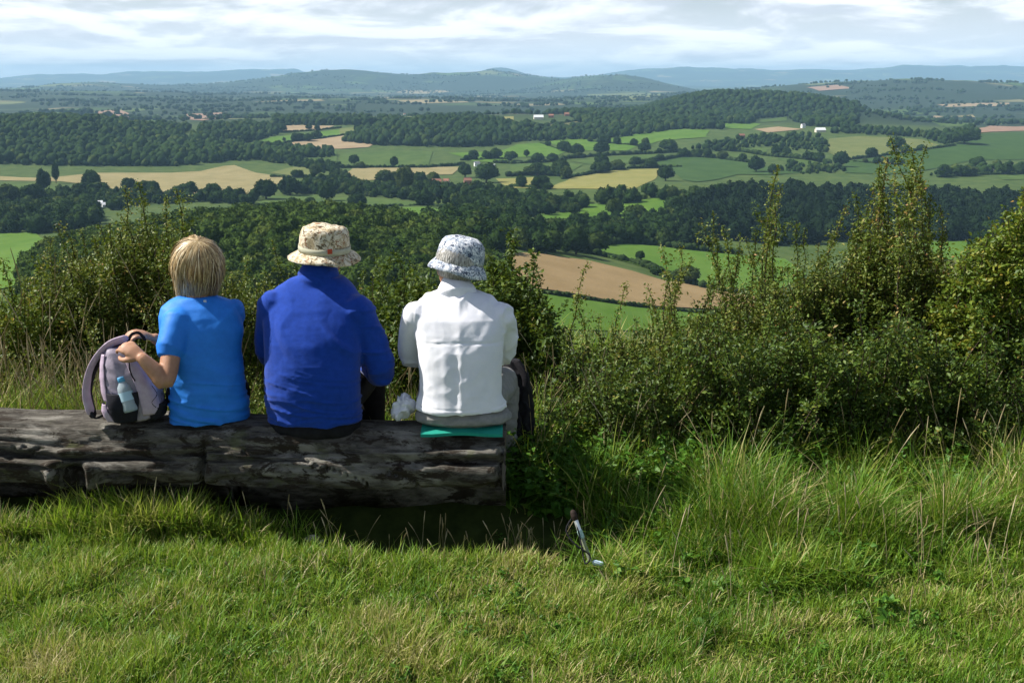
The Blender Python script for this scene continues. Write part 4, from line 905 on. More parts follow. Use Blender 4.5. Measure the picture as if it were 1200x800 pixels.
# ================================================================== PEOPLE AND THEIR THINGS
def loft(rings, n=40, ex=2.3):
    """rings: (z, half width, half depth, x centre, y centre[, tilt about x])"""
    V = []; a = np.linspace(0, 2*PI, n, endpoint=False); c, s = np.cos(a), np.sin(a)
    c2 = np.sign(c)*np.abs(c)**(2/ex); s2 = np.sign(s)*np.abs(s)**(2/ex)
    for q in rings:
        z, w_, d, xc, yc = q[:5]; t = q[5] if len(q) > 5 else 0
        V.append(np.c_[xc+c2*w_, yc+s2*d*math.cos(t), z+s2*d*math.sin(t)])
    m = len(V); V = np.vstack(V + [np.mean(V[0], 0)[None], np.mean(V[-1], 0)[None]]); F = []
    for i in range(m-1):
        for j in range(n): j2 = (j+1) % n; F.append((i*n+j, i*n+j2, (i+1)*n+j2, (i+1)*n+j))
    for j in range(n): j2 = (j+1) % n; F.append((m*n, j2, j)); F.append((m*n+1, (m-1)*n+j, (m-1)*n+j2))
    return V, F
def tube(path, rad, n=20, flat=None, sub=4):
    """smooth tapering closed tube; flat: (vector, factor) squeezes it along the vector"""
    P_ = np.array(path, float); R0 = np.array(rad, float); m = len(P_)
    t = np.linspace(0, m-1, (m-1)*sub+1); pts, rr = [], []
    for q in t:                                        # Catmull-Rom
        i = min(int(q), m-2); f = q-i; p0, p1, p2, p3 = P_[max(i-1, 0)], P_[i], P_[i+1], P_[min(i+2, m-1)]
        pts.append(.5*((2*p1)+(p2-p0)*f+(2*p0-5*p1+4*p2-p3)*f*f+(-p0+3*p1-3*p2+p3)*f**3)); rr.append(R0[i]*(1-f)+R0[i+1]*f)
    pts = np.array(pts); k = len(pts); tg = np.gradient(pts, axis=0); tg /= np.linalg.norm(tg, axis=1)[:, None]+1e-12
    u = np.cross(tg[0], [.31, .12, .94]); u = u/np.linalg.norm(u) if np.linalg.norm(u) > .05 else np.array([1., 0, 0])
    V = []; a = np.linspace(0, 2*PI, n, endpoint=False)
    ends = [(pts[0]-tg[0]*rr[0]*.55, rr[0]*.6)] ; 
    def ring(c_, r, tt):
        nonlocal u
        u = u-tt*np.dot(u, tt); u = u/np.linalg.norm(u); b = np.cross(tt, u); X = np.outer(np.cos(a), u)*r+np.outer(np.sin(a), b)*r
        if flat is not None: f = np.array(flat[0], float); f /= np.linalg.norm(f); X = X-np.outer(X@f, f)*(1-flat[1])
        return c_+X
    V.append(ring(pts[0]-tg[0]*rr[0]*.6, rr[0]*.65, tg[0]))
    for i in range(k): V.append(ring(pts[i], rr[i], tg[i]))
    V.append(ring(pts[-1]+tg[-1]*rr[-1]*.6, rr[-1]*.65, tg[-1]))
    mm = len(V); c0 = V[0].mean(0)-tg[0]*rr[0]*.25; c1 = V[-1].mean(0)+tg[-1]*rr[-1]*.25
    V = np.vstack(V+[c0[None], c1[None]]); F = []
    for i in range(mm-1):
        for j in range(n): j2 = (j+1) % n; F.append((i*n+j, i*n+j2, (i+1)*n+j2, (i+1)*n+j))
    for j in range(n): j2 = (j+1) % n; F.append((mm*n, j2, j)); F.append((mm*n+1, (mm-1)*n+j, (mm-1)*n+j2))
    return V, F
def ball(c, r, sub=3):
    V, F = ICO[sub]; return V*np.array(r)+np.array(c), [tuple(f) for f in F]
def remesh(name, parts, vox, it=6, disp=None):
    Vs, Fs, off = [], [], 0
    for V, F in parts: Vs.append(V); Fs += [tuple(int(i)+off for i in f) for f in F]; off += len(V)
    me = bpy.data.meshes.new('tmp'); me.from_pydata(np.vstack(Vs).tolist(), [], Fs); me.update()
    bm = bmesh.new(); bm.from_mesh(me); bmesh.ops.recalc_face_normals(bm, faces=bm.faces); bm.to_mesh(me); bm.free()
    o = bpy.data.objects.new('tmp', me); COL.objects.link(o)
    r = o.modifiers.new('r', 'REMESH'); r.mode = 'VOXEL'; r.voxel_size = vox
    if it: s = o.modifiers.new('s', 'SMOOTH'); s.factor = .5; s.iterations = it
    dg = bpy.context.evaluated_depsgraph_get(); out = bpy.data.meshes.new_from_object(o.evaluated_get(dg)); out.name = name
    bpy.data.objects.remove(o); bpy.data.meshes.remove(me)
    if disp is not None:
        n = len(out.vertices); co = np.empty(n*3, np.float32); out.vertices.foreach_get('co', co); co = co.reshape(-1, 3)
        no = np.empty(n*3, np.float32); out.vertex_normals.foreach_get('vector', no); no = no.reshape(-1, 3)
        co = co + no*np.maximum(disp(co, no), -.006)[:, None]; out.vertices.foreach_set('co', co.astype(np.float32).ravel())
    out.polygons.foreach_set('use_smooth', np.ones(len(out.polygons), bool)); out.materials.clear(); out.update(); return out
def ridged(x, y, s, o=3): return 1-np.abs(fbm(x, y, s, o))*4.5

# ---- materials
def cloth(name, c1, c2, scale=60, rough=.85, bump=.25, sheen=.0, spec=.15):
    n = NT(name); g = n.obj(); f = n.noise(g, scale, 5, .65); b = n.noise(g, 420, 2, .5)
    n.bsdf(n.mixc(n.rng(f, .3, .7), c1, c2), rough, spec, normal=n.bump(n.math('ADD', n.noise(g, 26, 5, .6), n.math('MULTIPLY', b, .35)), bump, .006), Sheen_Weight=sheen); return n.m
n = NT('skin'); g = n.obj()
n.bsdf(n.mixc(n.rng(n.noise(g, 18, 5, .6), .3, .7), (.36, .18, .105), (.46, .25, .155)), .55, .35, normal=n.bump(n.noise(g, 160, 4, .6), .25, .002)); n.n[-1]
n.n['Principled BSDF'].inputs['Subsurface Weight'].default_value = .12; n.n['Principled BSDF'].inputs['Subsurface Radius'].default_value = (.01, .004, .002); M_SKIN = n.m
M_TEE = cloth('turquoise_blue_jersey', (.016, .175, .64), (.022, .215, .75), 14, .62, .12, spec=.3)
M_FLEECE = cloth('royal_blue_fleece', (.006, .042, .28), (.009, .052, .35), 40, .9, .3, .15)
M_SHIRT = cloth('white_cotton', (.72, .735, .80), (.79, .795, .84), 12, .8, .15)
M_BLACK = cloth('black_cloth', (.008, .008, .009), (.016, .016, .018), 30, .85, .3)
M_GREY = cloth('grey_trousers', (.20, .20, .195), (.27, .265, .25), 30, .9, .3)
M_SHOE = plain('boot_leather', (.03, .024, .02), .6, .3); M_EYE = plain('eye', (.75, .73, .7), .2, .5)
def hair_mat(name, stops):
    n = NT(name); n.bsdf(n.ramp(n.attr('tint'), stops), .42, .45); return n.m
M_BLOND = hair_mat('blonde_hair', [(0, (.15, .085, .038)), (.35, (.42, .285, .13)), (.7, (.66, .5, .27)), (1, (.82, .69, .46))])
M_SILVER = hair_mat('grey_hair', [(0, (.16, .15, .13)), (.5, (.42, .40, .36)), (1, (.72, .70, .66))])

# ---- anatomy
def head_parts(yaw=0, pitch=0, roll=0, c=(0, 0, 0), s=1.):
    M = Matrix.Rotation(yaw, 3, 'Z') @ Matrix.Rotation(roll, 3, 'Y') @ Matrix.Rotation(-pitch, 3, 'X'); M = np.array(M); c = np.array(c)
    L = [ball((0, -.012, .03), (.076, .094, .088)), ball((0, .022, -.03), (.062, .072, .078)), ball((0, .055, -.085), (.034, .032, .026)),
         ball((0, .094, .0), (.013, .02, .026), 2), ball((0, .108, -.016), (.015, .014, .012), 2), ball((0, .083, .022), (.05, .02, .012), 2), ball((.033, .076, -.02), (.024, .02, .02), 2), ball((-.033, .076, -.02), (.024, .02, .02), 2),
         ball((0, .088, -.05), (.024, .012, .006), 2), ball((0, .087, -.060), (.021, .012, .006), 2)]
    for q in (-1, 1): L += [ball((q*.078, -.006, -.008), (.012, .022, .033), 2), ball((q*.086, -.014, .004), (.006, .017, .022), 2)]
    return [((V*s) @ M.T + c, F) for V, F in L], lambda p: M @ (np.array(p)*s) + c
def hand_parts(wr, d, up, side, curl=.9, s=1., spread=.0):
    """wr wrist, d pointing direction, up back-of-hand normal, side +1/-1: which side the thumb leaves"""
    d = np.array(d, float); d /= np.linalg.norm(d); up = np.array(up, float); up -= d*np.dot(up, d); up /= np.linalg.norm(up); lat = np.cross(d, up)*side; wr = np.array(wr, float)
    W_ = lambda a, b, c_: wr + (d*a + lat*b + up*c_)*s
    L = [tube([W_(-.02, 0, 0), W_(.02, 0, 0), W_(.055, .002, .002), W_(.088, .004, 0)], [.024*s, .030*s, .036*s, .034*s], 16, (up, .5))]
    for k, (b, ln, r) in enumerate([(.031, .072, .0088), (.011, .080, .0092), (-.010, .074, .0088), (-.029, .058, .0078)]):
        a1, a2, a3 = curl*.55, curl*1.25, curl*1.75; p = W_(.078, b, .002); pts = [W_(.055, b*.8, 0), p]; q = p
        for an, f in ((a1, .45), (a2, .32), (a3, .25)): q = q + (d*math.cos(an) - up*math.sin(an) + lat*spread*b*8)*ln*f*s; pts.append(q)
        L.append(tube(pts, [r*s*1.05, r*s*1.08, r*s, r*s*.95, r*s*.78], 10))
    p0 = W_(.022, .022, -.006); p1 = W_(.048, .045, -.016); p2 = W_(.076, .05, -.032); p3 = W_(.098, .042, -.042)
    L.append(tube([p0, p1, p2, p3], [.0145*s, .0125*s, .0105*s, .008*s], 10)); return L
def shoe_parts(ank, fwd):
    f = np.array(fwd, float); f /= np.linalg.norm(f); a = np.array(ank, float); z = np.array([0, 0, 1.])
    return [tube([a+z*.05, a+z*.0, a-z*.04], [.05, .052, .05], 16), tube([a-z*.045-f*.05, a-z*.045+f*.03, a-z*.055+f*.12, a-z*.062+f*.17], [.042, .046, .044, .03], 16, (z, .75))]
def strands(c, M, path_fn, n, seed, wdt=.0028):
    r = np.random.default_rng(seed); Vs, Fs, Ts = [], [], []; off = 0; m = 11
    for i in range(n):
        p, side = path_fn(r, m); w_ = wdt*r.uniform(.6, 1.2)*np.sin(np.linspace(.35, PI*.93, m))[:, None]
        tg = np.gradient(p, axis=0); rad = p*np.array([1, 1, .3]); b = np.cross(tg, rad); b /= np.linalg.norm(b, axis=1)[:, None]+1e-9
        V = np.empty((2*m, 3)); V[0::2] = p-b*w_; V[1::2] = p+b*w_; Vs.append(V @ M.T + c)
        for k in range(m-1): Fs.append((off+2*k, off+2*k+1, off+2*k+3, off+2*k+2))
        t0 = np.clip(r.normal()*.32+.48, 0, 1); Ts.append(np.repeat(np.clip(t0+np.linspace(.12, -.12, m)+side, 0, 1), 2)); off += 2*m  # tint painted lighter at the crown, darker at the ends, imitating light from above
    return np.vstack(Vs), np.array(Fs), np.concatenate(Ts)

def person(origin, yaw, label):
    o = dict(org=np.array(origin), R=np.array(Matrix.Rotation(yaw, 3, 'Z')), yaw=yaw, label=label); return o
def loc_of(p, w):                      # world point -> person's own frame
    return p['R'].T @ (np.array(w)-p['org'])
def finish_person(p, me):
    ob = link('person', me, M_SKIN, None, tuple(p['org'])); ob.rotation_euler = (0, 0, p['yaw']); tag(ob, p['label'], 'person', 'people sitting on the log'); p['ob'] = ob; return ob
def legs(hw, knee, ank, r=(.088, .072, .058, .06, .052, .044)):
    hip = (hw, .04, .075); out = []
    k = np.array(knee); a = np.array(ank); h = np.array(hip)
    return tube([h, h*.5+k*.5+np.array([0, 0, .01]), k, k*.5+a*.5+np.array([0, -.012, 0]), a], [r[0], r[1], r[2], r[4], r[5]], 20)
def shrink(rings, d): return [(z-(.02 if i > len(rings)-7 else 0), w_-d*2, dd-d*2, *rest) for i, (z, w_, dd, *rest) in enumerate(rings)]

# ================= the man in the middle
man = person((P(368, 497, 4.47).x, 4.47, .445), R_(-4), 'person in a royal blue fleece and a cream sun hat, seated in the middle')
TM = [(-.055, .185, .12, 0, .02), (-.03, .198, .135, 0, .015), (.05, .205, .142, 0, .01), (.14, .205, .142, 0, .008), (.24, .208, .138, 0, .018), (.34, .216, .134, 0, .04), (.42, .224, .125, .0, .072), (.475, .218, .115, 0, .096), (.520, .202, .100, 0, .118), (.554, .172, .088, .002, .136), (.578, .136, .080, .006, .146), (.596, .104, .076, .01, .152)]
LS, LE, LW = (-.178, .085, .485), (-.232, .185, .235), (-.09, .45, .20)
RS, RE, RW = (.188, .075, .475), (.282, .10, .185), (.10, .40, .19)
hc = (.028, .215, .682)
H, hm = head_parts(R_(-6), R_(-4), R_(3), hc)
lk, rk = (-.135, .50, .06), (.15, .49, .06); la, ra = (-.14, .53, -.36), (.16, .52, -.36)
body = [loft(shrink(TM[:-1], .014)), tube([(0, .13, .54), (.01, .16, .58), (.025, .195, .635)], [.062, .058, .056])] + H
body += [tube([LS, LE, LW], [.04, .036, .028]), tube([RS, RE, RW], [.04, .036, .028])]
body += hand_parts(LW, (.45, .85, -.15), (-.2, .2, 1), 1, .8) + hand_parts(RW, (-.45, .85, -.15), (.2, .2, 1), -1, .8)
body += [legs(-.095, lk, la, (.08, .065, .05, .05, .042, .034)), legs(.095, rk, ra, (.08, .065, .05, .05, .042, .034)), tube([la, (la[0], la[1]+.14, la[2]-.05)], [.034, .03]), tube([ra, (ra[0], ra[1]+.14, ra[2]-.05)], [.034, .03])]
po = finish_person(man, remesh('person', body, .0055, 4))
def fold_fleece(co, no):
    x, y, z = co.T; ax = np.abs(x)
    lowf = np.clip((.30-z)/.25, 0, 1); d = .0095*lowf*(np.clip(ridged(x*3.6+z*2.5, z*29+x*4.6, 5, 2), 0, 1)**2-.35)
    d += .0085*np.clip((z-.2)/.1, 0, 1)*(ridged((x+z*.9)*6, (z-x*.9)*3.2, 9, 2)-.5)*np.exp(-((ax-.17)/.10)**2)
    d += .004*fbm(x*6, z*9+y*4, 15, 4) + .0022*ridged(x*11+z*4, z*30-x*6, 27, 2)*lowf
    arm = (x > .215); d += np.where(arm, .009*(ridged(x*4+y*3, z*18, 25, 2)-.5), 0)
    return d
sh = [loft([(-.006, .204, .143, 0, .012)]+TM[2:]), tube([LS, ((LS[0]+LE[0])/2-.006, .13, .36), LE, ((LE[0]+LW[0])/2, .33, .215), LW], [.074, .066, .059, .052, .044]), tube([RS, ((RS[0]+RE[0])/2+.008, .08, .33), RE, ((RE[0]+RW[0])/2, .26, .185), RW], [.078, .070, .064, .055, .046]),
      tube([(.004, .142, .555), (.010, .156, .590)], [.096, .090], 24)]
link('fleece', remesh('fleece', sh, .006, 7, fold_fleece), M_FLEECE, po)
me = remesh('collar', [tube([(.008, .150, .580), (.016, .166, .612)], [.094, .086], 28)], .005, 3); link('collar', me, M_FLEECE, po)
tr = [loft([(-.075, .175, .10, 0, .03), (-.055, .203, .136, 0, .02), (-.025, .201, .138, 0, .014), (.004, .184, .124, 0, .014), (.03, .17, .11, 0, .03)]), legs(-.095, lk, la, (.105, .088, .07, .07, .06, .055)), legs(.095, rk, ra, (.105, .088, .07, .07, .06, .055))]
link('trousers', remesh('trousers', tr, .007, 5, lambda co, no: .004*fbm(co[:, 0]*12, co[:, 2]*14+co[:, 1]*9, 3, 3)), M_BLACK, po)
for a in (la, ra): link('boot', remesh('boot', shoe_parts(a, (0, 1, 0)), .006, 3), M_SHOE, po)
for q in (-1, 1): V, F = ball(hm((q*.032, .076, .006)), (.012, .012, .012), 2); link('eye', npmesh('eye', V, np.array(F), True), M_EYE, po)

# ---- hats
def lathe_cloth(prof, n=72, wob=0., seed=0, thick=.0):
    """prof: (radius x, radius y, z) from rim inwards/upwards"""
    V = []; a = np.linspace(0, 2*PI, n, endpoint=False)
    for k, (rx, ry, z, wv) in enumerate(prof):
        nz = fbm(np.cos(a)*1.6+seed, np.sin(a)*1.6+k*.02, seed, 3)
        V.append(np.c_[np.cos(a)*rx*(1+.05*wv*nz), np.sin(a)*ry*(1+.05*wv*nz), z+wob*wv*nz])
    m = len(V); V = np.vstack(V); F = []
    for i in range(m-1):
        for j in range(n): j2 = (j+1) % n; F.append((i*n+j, i*n+j2, (i+1)*n+j2, (i+1)*n+j))
    return V, F, m, n
def hat_piece(name, prof, M, c, mat, parent, wob=.0, seed=0, cap=False, thick=.0035, crumple=.0):
    V, F, m, n = lathe_cloth(prof, 84, wob, seed)
    if cap: V = np.vstack([V, V[(m-1)*n:].mean(0)[None]]); F += [((m-1)*n+j, (m-1)*n+(j+1) % n, m*n) for j in range(n)]
    if crumple: d = crumple*(ridged(V[:, 0]*13+V[:, 2]*5, V[:, 1]*13+V[:, 2]*9, seed+4, 3)-.5); r = np.linalg.norm(V[:, :2], axis=1)[:, None]+1e-6; V[:, :2] += V[:, :2]/r*d[:, None]; V[:, 2] += d*.6
    V = V @ M.T + c; me = bpy.data.meshes.new(name); me.from_pydata(V.tolist(), [], F); me.update()
    o = link(name, me, mat, parent); me.polygons.foreach_set('use_smooth', np.ones(len(me.polygons), bool))
    s = o.modifiers.new('thickness', 'SOLIDIFY'); s.thickness = thick; s.offset = -1
    return o
def floral(name, base, blobs, scale, spread, hatc):
    n = NT(name); g = n.mapping(n.obj(), (1, 1, 1)); col = base
    for k, (c, sc_, lo_, hi_) in enumerate(blobs):
        f = n.noise(n.mapping(g, (1, 1, 1), loc=(k*3.1, k*1.7, k*.9)), sc_, 3, .65, 1.2); col = n.mixc(n.rng(f, lo_, hi_), col, c)
    n.bsdf(col, .9, .1, normal=n.bump(n.noise(g, 220, 3, .6), .3, .002)); return n.m
M_HATM = floral('cream_botanic_print', (.66, .60, .47), [((.44, .36, .23), 30, .47, .53), ((.14, .11, .07), 44, .555, .60), ((.25, .10, .05), 36, .60, .64)], 1, 1, 0)
M_BAND = cloth('sage_band', (.40, .40, .30), (.48, .47, .36), 40, .9, .2)
M_HATW = floral('blue_white_print', (.74, .76, .79), [((.33, .38, .46), 48, .46, .52), ((.07, .09, .14), 62, .515, .565), ((.74, .76, .79), 80, .60, .66)], 1, 1, 0)
M_TAG = plain('orange_red_tag', (.42, .07, .03), .8)
Mh = np.array(Matrix.Rotation(R_(-4), 3, 'Z') @ Matrix.Rotation(R_(4), 3, 'Y') @ Matrix.Rotation(R_(3), 3, 'X')); ch = np.array(hc)+np.array([.0, -.018, .0])
hat = empty('hat'); hat.parent = po
hat_piece('brim', [(.157, .168, -.014, 1), (.145, .156, -.004, 1), (.130, .140, .006, .7), (.113, .122, .016, .3), (.104, .112, .022, 0)], Mh, ch, M_HATM, hat, .018, 3)
hat_piece('crown', [(.107, .116, .018, 0), (.1085, .117, .045, .3), (.106, .114, .075, .6), (.101, .109, .100, .8), (.092, .099, .118, 1), (.075, .081, .127, 1), (.045, .048, .130, 1), (.015, .016, .129, 1)], Mh, ch, M_HATM, hat, .006, 5, True, .003, .0035)
hat_piece('band', [(.1115, .1205, .020, 0), (.1125, .1215, .033, 0), (.1115, .1205, .046, 0)], Mh, ch, M_BAND, hat, 0, 0, False, .002)
bm = bmesh.new(); box(bm, -.010, .010, -.002, .002, -.010, .010); o = link('tag', bm_mesh('tag', bm), M_TAG, hat); an = R_(-60)
o.location = Vector(Mh @ np.array([math.cos(an)*.114, math.sin(an)*.123, .042]) + ch); o.rotation_euler = (0, 0, an+PI/2)
# short grey hair at the nape, and sunglasses
V, F = ball((0, -.03, -.01), (.0795, .078, .078), 3); V = np.array([hm(q) for q in V]); link('hair', npmesh('hair', V, np.array(F), True, {'tint': np.full(len(V), .3)+.25*fbm(V[:, 0]*90, V[:, 2]*40, 3, 3)}), M_SILVER, po)
gl = [tube([hm((q*.078, -.02, .012)), hm((q*.08, .05, .014)), hm((q*.072, .098, .010))], [.0028, .003, .003], 8) for q in (-1, 1)] + [tube([hm((-.072, .1, .010)), hm((0, .118, .010)), hm((.072, .1, .010))], [.003]*3, 8)]
gl += [ball(hm((q*.034, .108, .0)), (.026, .006, .018), 2) for q in (-1, 1)]
link('sunglasses', remesh('sunglasses', gl, .0022, 1), plain('dark_plastic', (.012, .011, .01), .25, .5), po)

# ================= the blonde woman on the left
fw = person((P(246, 488, 4.50).x, 4.50, .452), R_(16), 'person with blonde hair in a turquoise T-shirt, hands on a rucksack')
TB = [(-.06, .15, .11, 0, .02), (-.03, .163, .122, 0, .02), (.04, .166, .126, 0, .018), (.12, .158, .118, .0, .018), (.21, .158, .112, -.003, .025), (.30, .168, .112, -.008, .04), (.38, .178, .106, -.010, .055), (.43, .174, .098, -.012, .07), (.468, .158, .084, -.014, .085), (.492, .122, .07, -.016, .095), (.51, .080, .06, -.018, .10)]
wl = lambda u, v, y: loc_of(fw, P(u, v, y))
LS, LE, LW = wl(208, 375, 4.50), wl(194, 447, 4.33), wl(166, 419, 4.33)
RS, RE, RW = np.array([.135, .085, .43]), wl(226, 425, 4.82), wl(181, 396, 4.60)
hc = np.array([-.018, .140, .608])
H, hm = head_parts(R_(30), R_(-20), R_(-4), hc, .95)
lk, rk = (-.12, .47, .05), (.10, .48, .05); la, ra = (-.12, .50, -.37), (.11, .51, -.37)
body = [loft(shrink(TB, .012)), tube([(-.015, .09, .47), (-.018, .108, .52), (-.018, .13, .565)], [.052, .048, .047])] + H
body += [tube([LS, LS*.5+LE*.5, LE, LE*.55+LW*.45, LW], [.046, .042, .036, .035, .024]), tube([RS, RS*.5+RE*.5, RE, RE*.5+RW*.5, RW], [.046, .041, .035, .033, .023])]
body += hand_parts(LW, wl(150, 407, 4.36)-LW, wl(160, 395, 4.25)-LW, -1, .75, .95) + hand_parts(RW, wl(160, 391, 4.55)-RW, np.array([0, -.3, 1]), 1, .85, .92)
body += [legs(-.085, lk, la, (.075, .06, .045, .045, .04, .03)), legs(.085, rk, ra, (.075, .06, .045, .045, .04, .03)), tube([la, (la[0], la[1]+.13, la[2]-.05)], [.032, .028]), tube([ra, (ra[0], ra[1]+.13, ra[2]-.05)], [.032, .028])]
po = finish_person(fw, remesh('person', body, .0042, 3))
def fold_tee(co, no):
    x, y, z = co.T
    low = np.clip((.26-z)/.2, 0, 1); d = .0095*low*(np.clip(ridged(x*4.0-z*1.5, z*27+x*6.0, 45, 2), 0, 1)**1.5-.4)
    d += .0075*(1-low)*np.exp(-((np.abs(x+.01)-.15)/.09)**2)*(ridged((x-z)*5, (z+x)*3, 49, 2)-.5)
    return d + .006*fbm(x*6, z*8+y*4, 55, 4) + .0022*ridged(x*9-z*5, z*28+x*7, 57, 2)*low - .003*np.exp(-((z+.008)/.004)**2)
se = LS*.5+LE*.5+np.array([-.008, 0, 0]); re_ = RS*.4+RE*.6
sh = [loft([(-.018, .170, .129, 0, .02)]+TB[2:]), tube([LS+np.array([.01, 0, 0]), LS*.65+LE*.35, se], [.068, .068, .067], 24), tube([RS-np.array([.01, 0, 0]), RS*.65+RE*.35, re_], [.064, .060, .056], 24)]
link('t_shirt', remesh('t_shirt', sh, .0055, 6, fold_tee), M_TEE, po)
bm = bmesh.new(); box(bm, -.006, .006, -.001, .001, -.010, .010); o = link('label_tag', bm_mesh('label_tag', bm), M_SHIRT, po); o.location = (.012, .026, .494); o.rotation_euler = (.55, 0, 0)
tr = [loft([(-.085, .14, .09, 0, .04), (-.06, .167, .122, 0, .03), (-.032, .165, .125, 0, .022), (-.006, .150, .110, 0, .022), (.03, .14, .10, 0, .03)]), legs(-.085, lk, la, (.095, .08, .062, .06, .055, .05)), legs(.085, rk, ra, (.095, .08, .062, .06, .055, .05))]
link('trousers', remesh('trousers', tr, .007, 5), M_BLACK, po)
for a in (la, ra): link('boot', remesh('boot', shoe_parts(a, (0, 1, 0)), .006, 3), M_SHOE, po)
for q in (-1, 1): V, F = ball(hm((q*.032, .076, .006)), (.012, .012, .012), 2); link('eye', npmesh('eye', V, np.array(F), True), M_EYE, po)
Mb = np.array(Matrix.Rotation(R_(30), 3, 'Z') @ Matrix.Rotation(R_(-4), 3, 'Y') @ Matrix.Rotation(R_(20), 3, 'X'))
def bob(r, m):
    ph = r.uniform(0, 2*PI); fr = abs((ph-PI/2+PI) % (2*PI)-PI)          # 0 at the face
    t = np.linspace(0, 1, m); rise = r.uniform(.0, .018)
    end = (2.38+.16*r.normal()*.6) if fr > .75 else .95+1.2*fr
    ln = float(fbm(np.array(np.cos(ph)*3.1), np.array(np.sin(ph)*3.1), 7, 3)); end = end+.62*ln
    th = .05+(end-.05)*t*r.uniform(.9, 1.02)+r.uniform(0, .55)*(1-t)
    ax, ay, az = .084+rise, .102+rise, .112+rise*.9
    x = np.cos(ph)*np.sin(np.minimum(th, 1.6))*ax; y = np.sin(ph)*np.sin(np.minimum(th, 1.6))*ay; z = np.where(th < 1.6, np.cos(th)*az, math.cos(1.6)*az-(th-1.6)*.155)
    lk_ = fbm(np.cos(ph)*5+t*.8, np.sin(ph)*5+t*1.3, 19, 3)*.24*np.clip(t*1.6, 0, 1); x = x*(1+lk_); y = y*(1+lk_)
    drop = np.clip(th-1.7, 0, 1); k = 1-drop*(.22+.34*r.random()); x = x*k; y = y*k
    w_ = .0065*np.sin(t*6+r.random()*6); x = x+w_*1.2+r.normal()*.003; y = y-.012+w_*.6; z = z+.032-.006*t
    fly = r.random() < .2
    if fly: x = x*(1+.12*t*r.random()); y = y*(1+.12*t*r.random()); z = z+.012*np.sin(t*PI)
    return np.c_[x, y, z], -.28*float(np.cos(ph) > .2)*r.random()  # right-hand strands coloured darker, painting in the shade side of the hair
V, F, t = strands(hc, Mb, bob, 9500, 77, .0016); 
Vc, Fc = ball((0, -.014, .03), (.088, .103, .106), 3); k = ~((Vc[:, 1] > .055) & (Vc[:, 2] < .07)); Vc[:, 2] = np.maximum(Vc[:, 2], -.05); Vc[~k] *= np.array([.85, .72, 1]); Vc = Vc @ Mb.T + hc
F4 = np.vstack([F, np.c_[np.array(Fc)[:, :3], np.array(Fc)[:, 2]]+len(V)][:1])
hair = npmesh('hair', V, F, True, {'tint': t}); link('hair', hair, M_BLOND, po)
link('scalp_hair', npmesh('scalp_hair', Vc, np.array(Fc), True, {'tint': np.full(len(Vc), .12)}), M_BLOND, po)

# ================= the woman in white on the right
gw = person((P(540, 498, 4.46).x, 4.46, .452), R_(2), 'person in a white shirt and blue and white hat, on a teal mat')
TW = [(-.02, .185, .125, 0, .02), (.03, .190, .135, 0, .012), (.055, .189, .137, 0, .008), (.11, .182, .130, 0, .010), (.19, .178, .124, .0, .02), (.28, .184, .120, .0, .035), (.37, .200, .116, .0, .058), (.43, .204, .110, -.005, .08), (.468, .196, .098, -.008, .10), (.500, .170, .086, -.010, .118), (.520, .136, .078, -.012, .13), (.534, .100, .072, -.014, .137)]
LS, LE, LW = np.array([-.182, .075, .44]), np.array([-.212, .20, .225]), np.array([.03, .31, .24])
RS, RE, RW = np.array([.166, .08, .435]), np.array([.184, .21, .235]), np.array([-.04, .335, .27])
hc = np.array([-.018, .190, .620])
H, hm = head_parts(R_(24), R_(-5), R_(7), hc, .96)
lk, rk = (-.12, .46, .05), (.205, .40, .035); la, ra = (-.13, .50, -.37), (.214, .42, -.375)
body = [loft(shrink(TW, .012)), tube([(0, .12, .50), (-.01, .145, .54), (-.016, .17, .58)], [.052, .048, .047])] + H
body += [tube([LS, LE, LW], [.036, .031, .025]), tube([RS, RE, RW], [.036, .031, .025])]
body += hand_parts(LW, (.9, .25, .05), (.1, 1, .3), -1, .5, .93) + hand_parts(RW, (-.9, .2, .05), (.1, 1, .3), 1, .5, .93)
body += [legs(-.095, lk, la, (.075, .06, .045, .045, .04, .03)), legs(.10, rk, ra, (.075, .06, .045, .045, .04, .03)), tube([la, (la[0], la[1]+.13, la[2]-.05)], [.032, .028]), tube([ra, (ra[0], ra[1]+.13, ra[2]-.05)], [.032, .028])]
po = finish_person(gw, remesh('person', body, .005, 3))
def fold_shirt(co, no):
    x, y, z = co.T; ax = np.abs(x)
    d = .0050*(ridged(x*8+z*3, z*4-x*2, 65, 2)-.5)*np.clip((.30-z)/.2, .15, 1)
    d += .0095*np.clip((z-.30)/.08, 0, 1)*(ridged((ax-z*.8)*9, (z+ax*.6)*3.2, 69, 2)-.5)
    d += .0035*(np.exp(-((x-.004)/.012)**2)*np.clip((.33-z)/.04, 0, 1))*(y < .06)                       # box pleat
    d -= .0040*np.exp(-((z-(.345-.05*ax))/.005)**2)*(y < .05)*(ax < .19)                            # yoke seam
    d += .004*np.exp(-((x+.06)/.02)**2)*np.exp(-((z-.24)/.13)**2) - .004*np.exp(-((x+.02)/.015)**2)*np.exp(-((z-.2)/.12)**2) + .004*np.exp(-((x-.07+z*.2)/.018)**2)*np.exp(-((z-.2)/.12)**2)
    d += np.where((ax > .19), .010*(ridged(x*3+y*4, z*17+y*6, 75, 2)-.5), 0)
    d += .004*np.exp(-((z-.062)/.012)**2)
    return d + .0045*fbm(x*8, z*9+y*5, 85, 3) + .0012*ridged(x*13+z*4, z*14-x*8, 87, 2) - .003*np.exp(-((z-.07)/.004)**2)
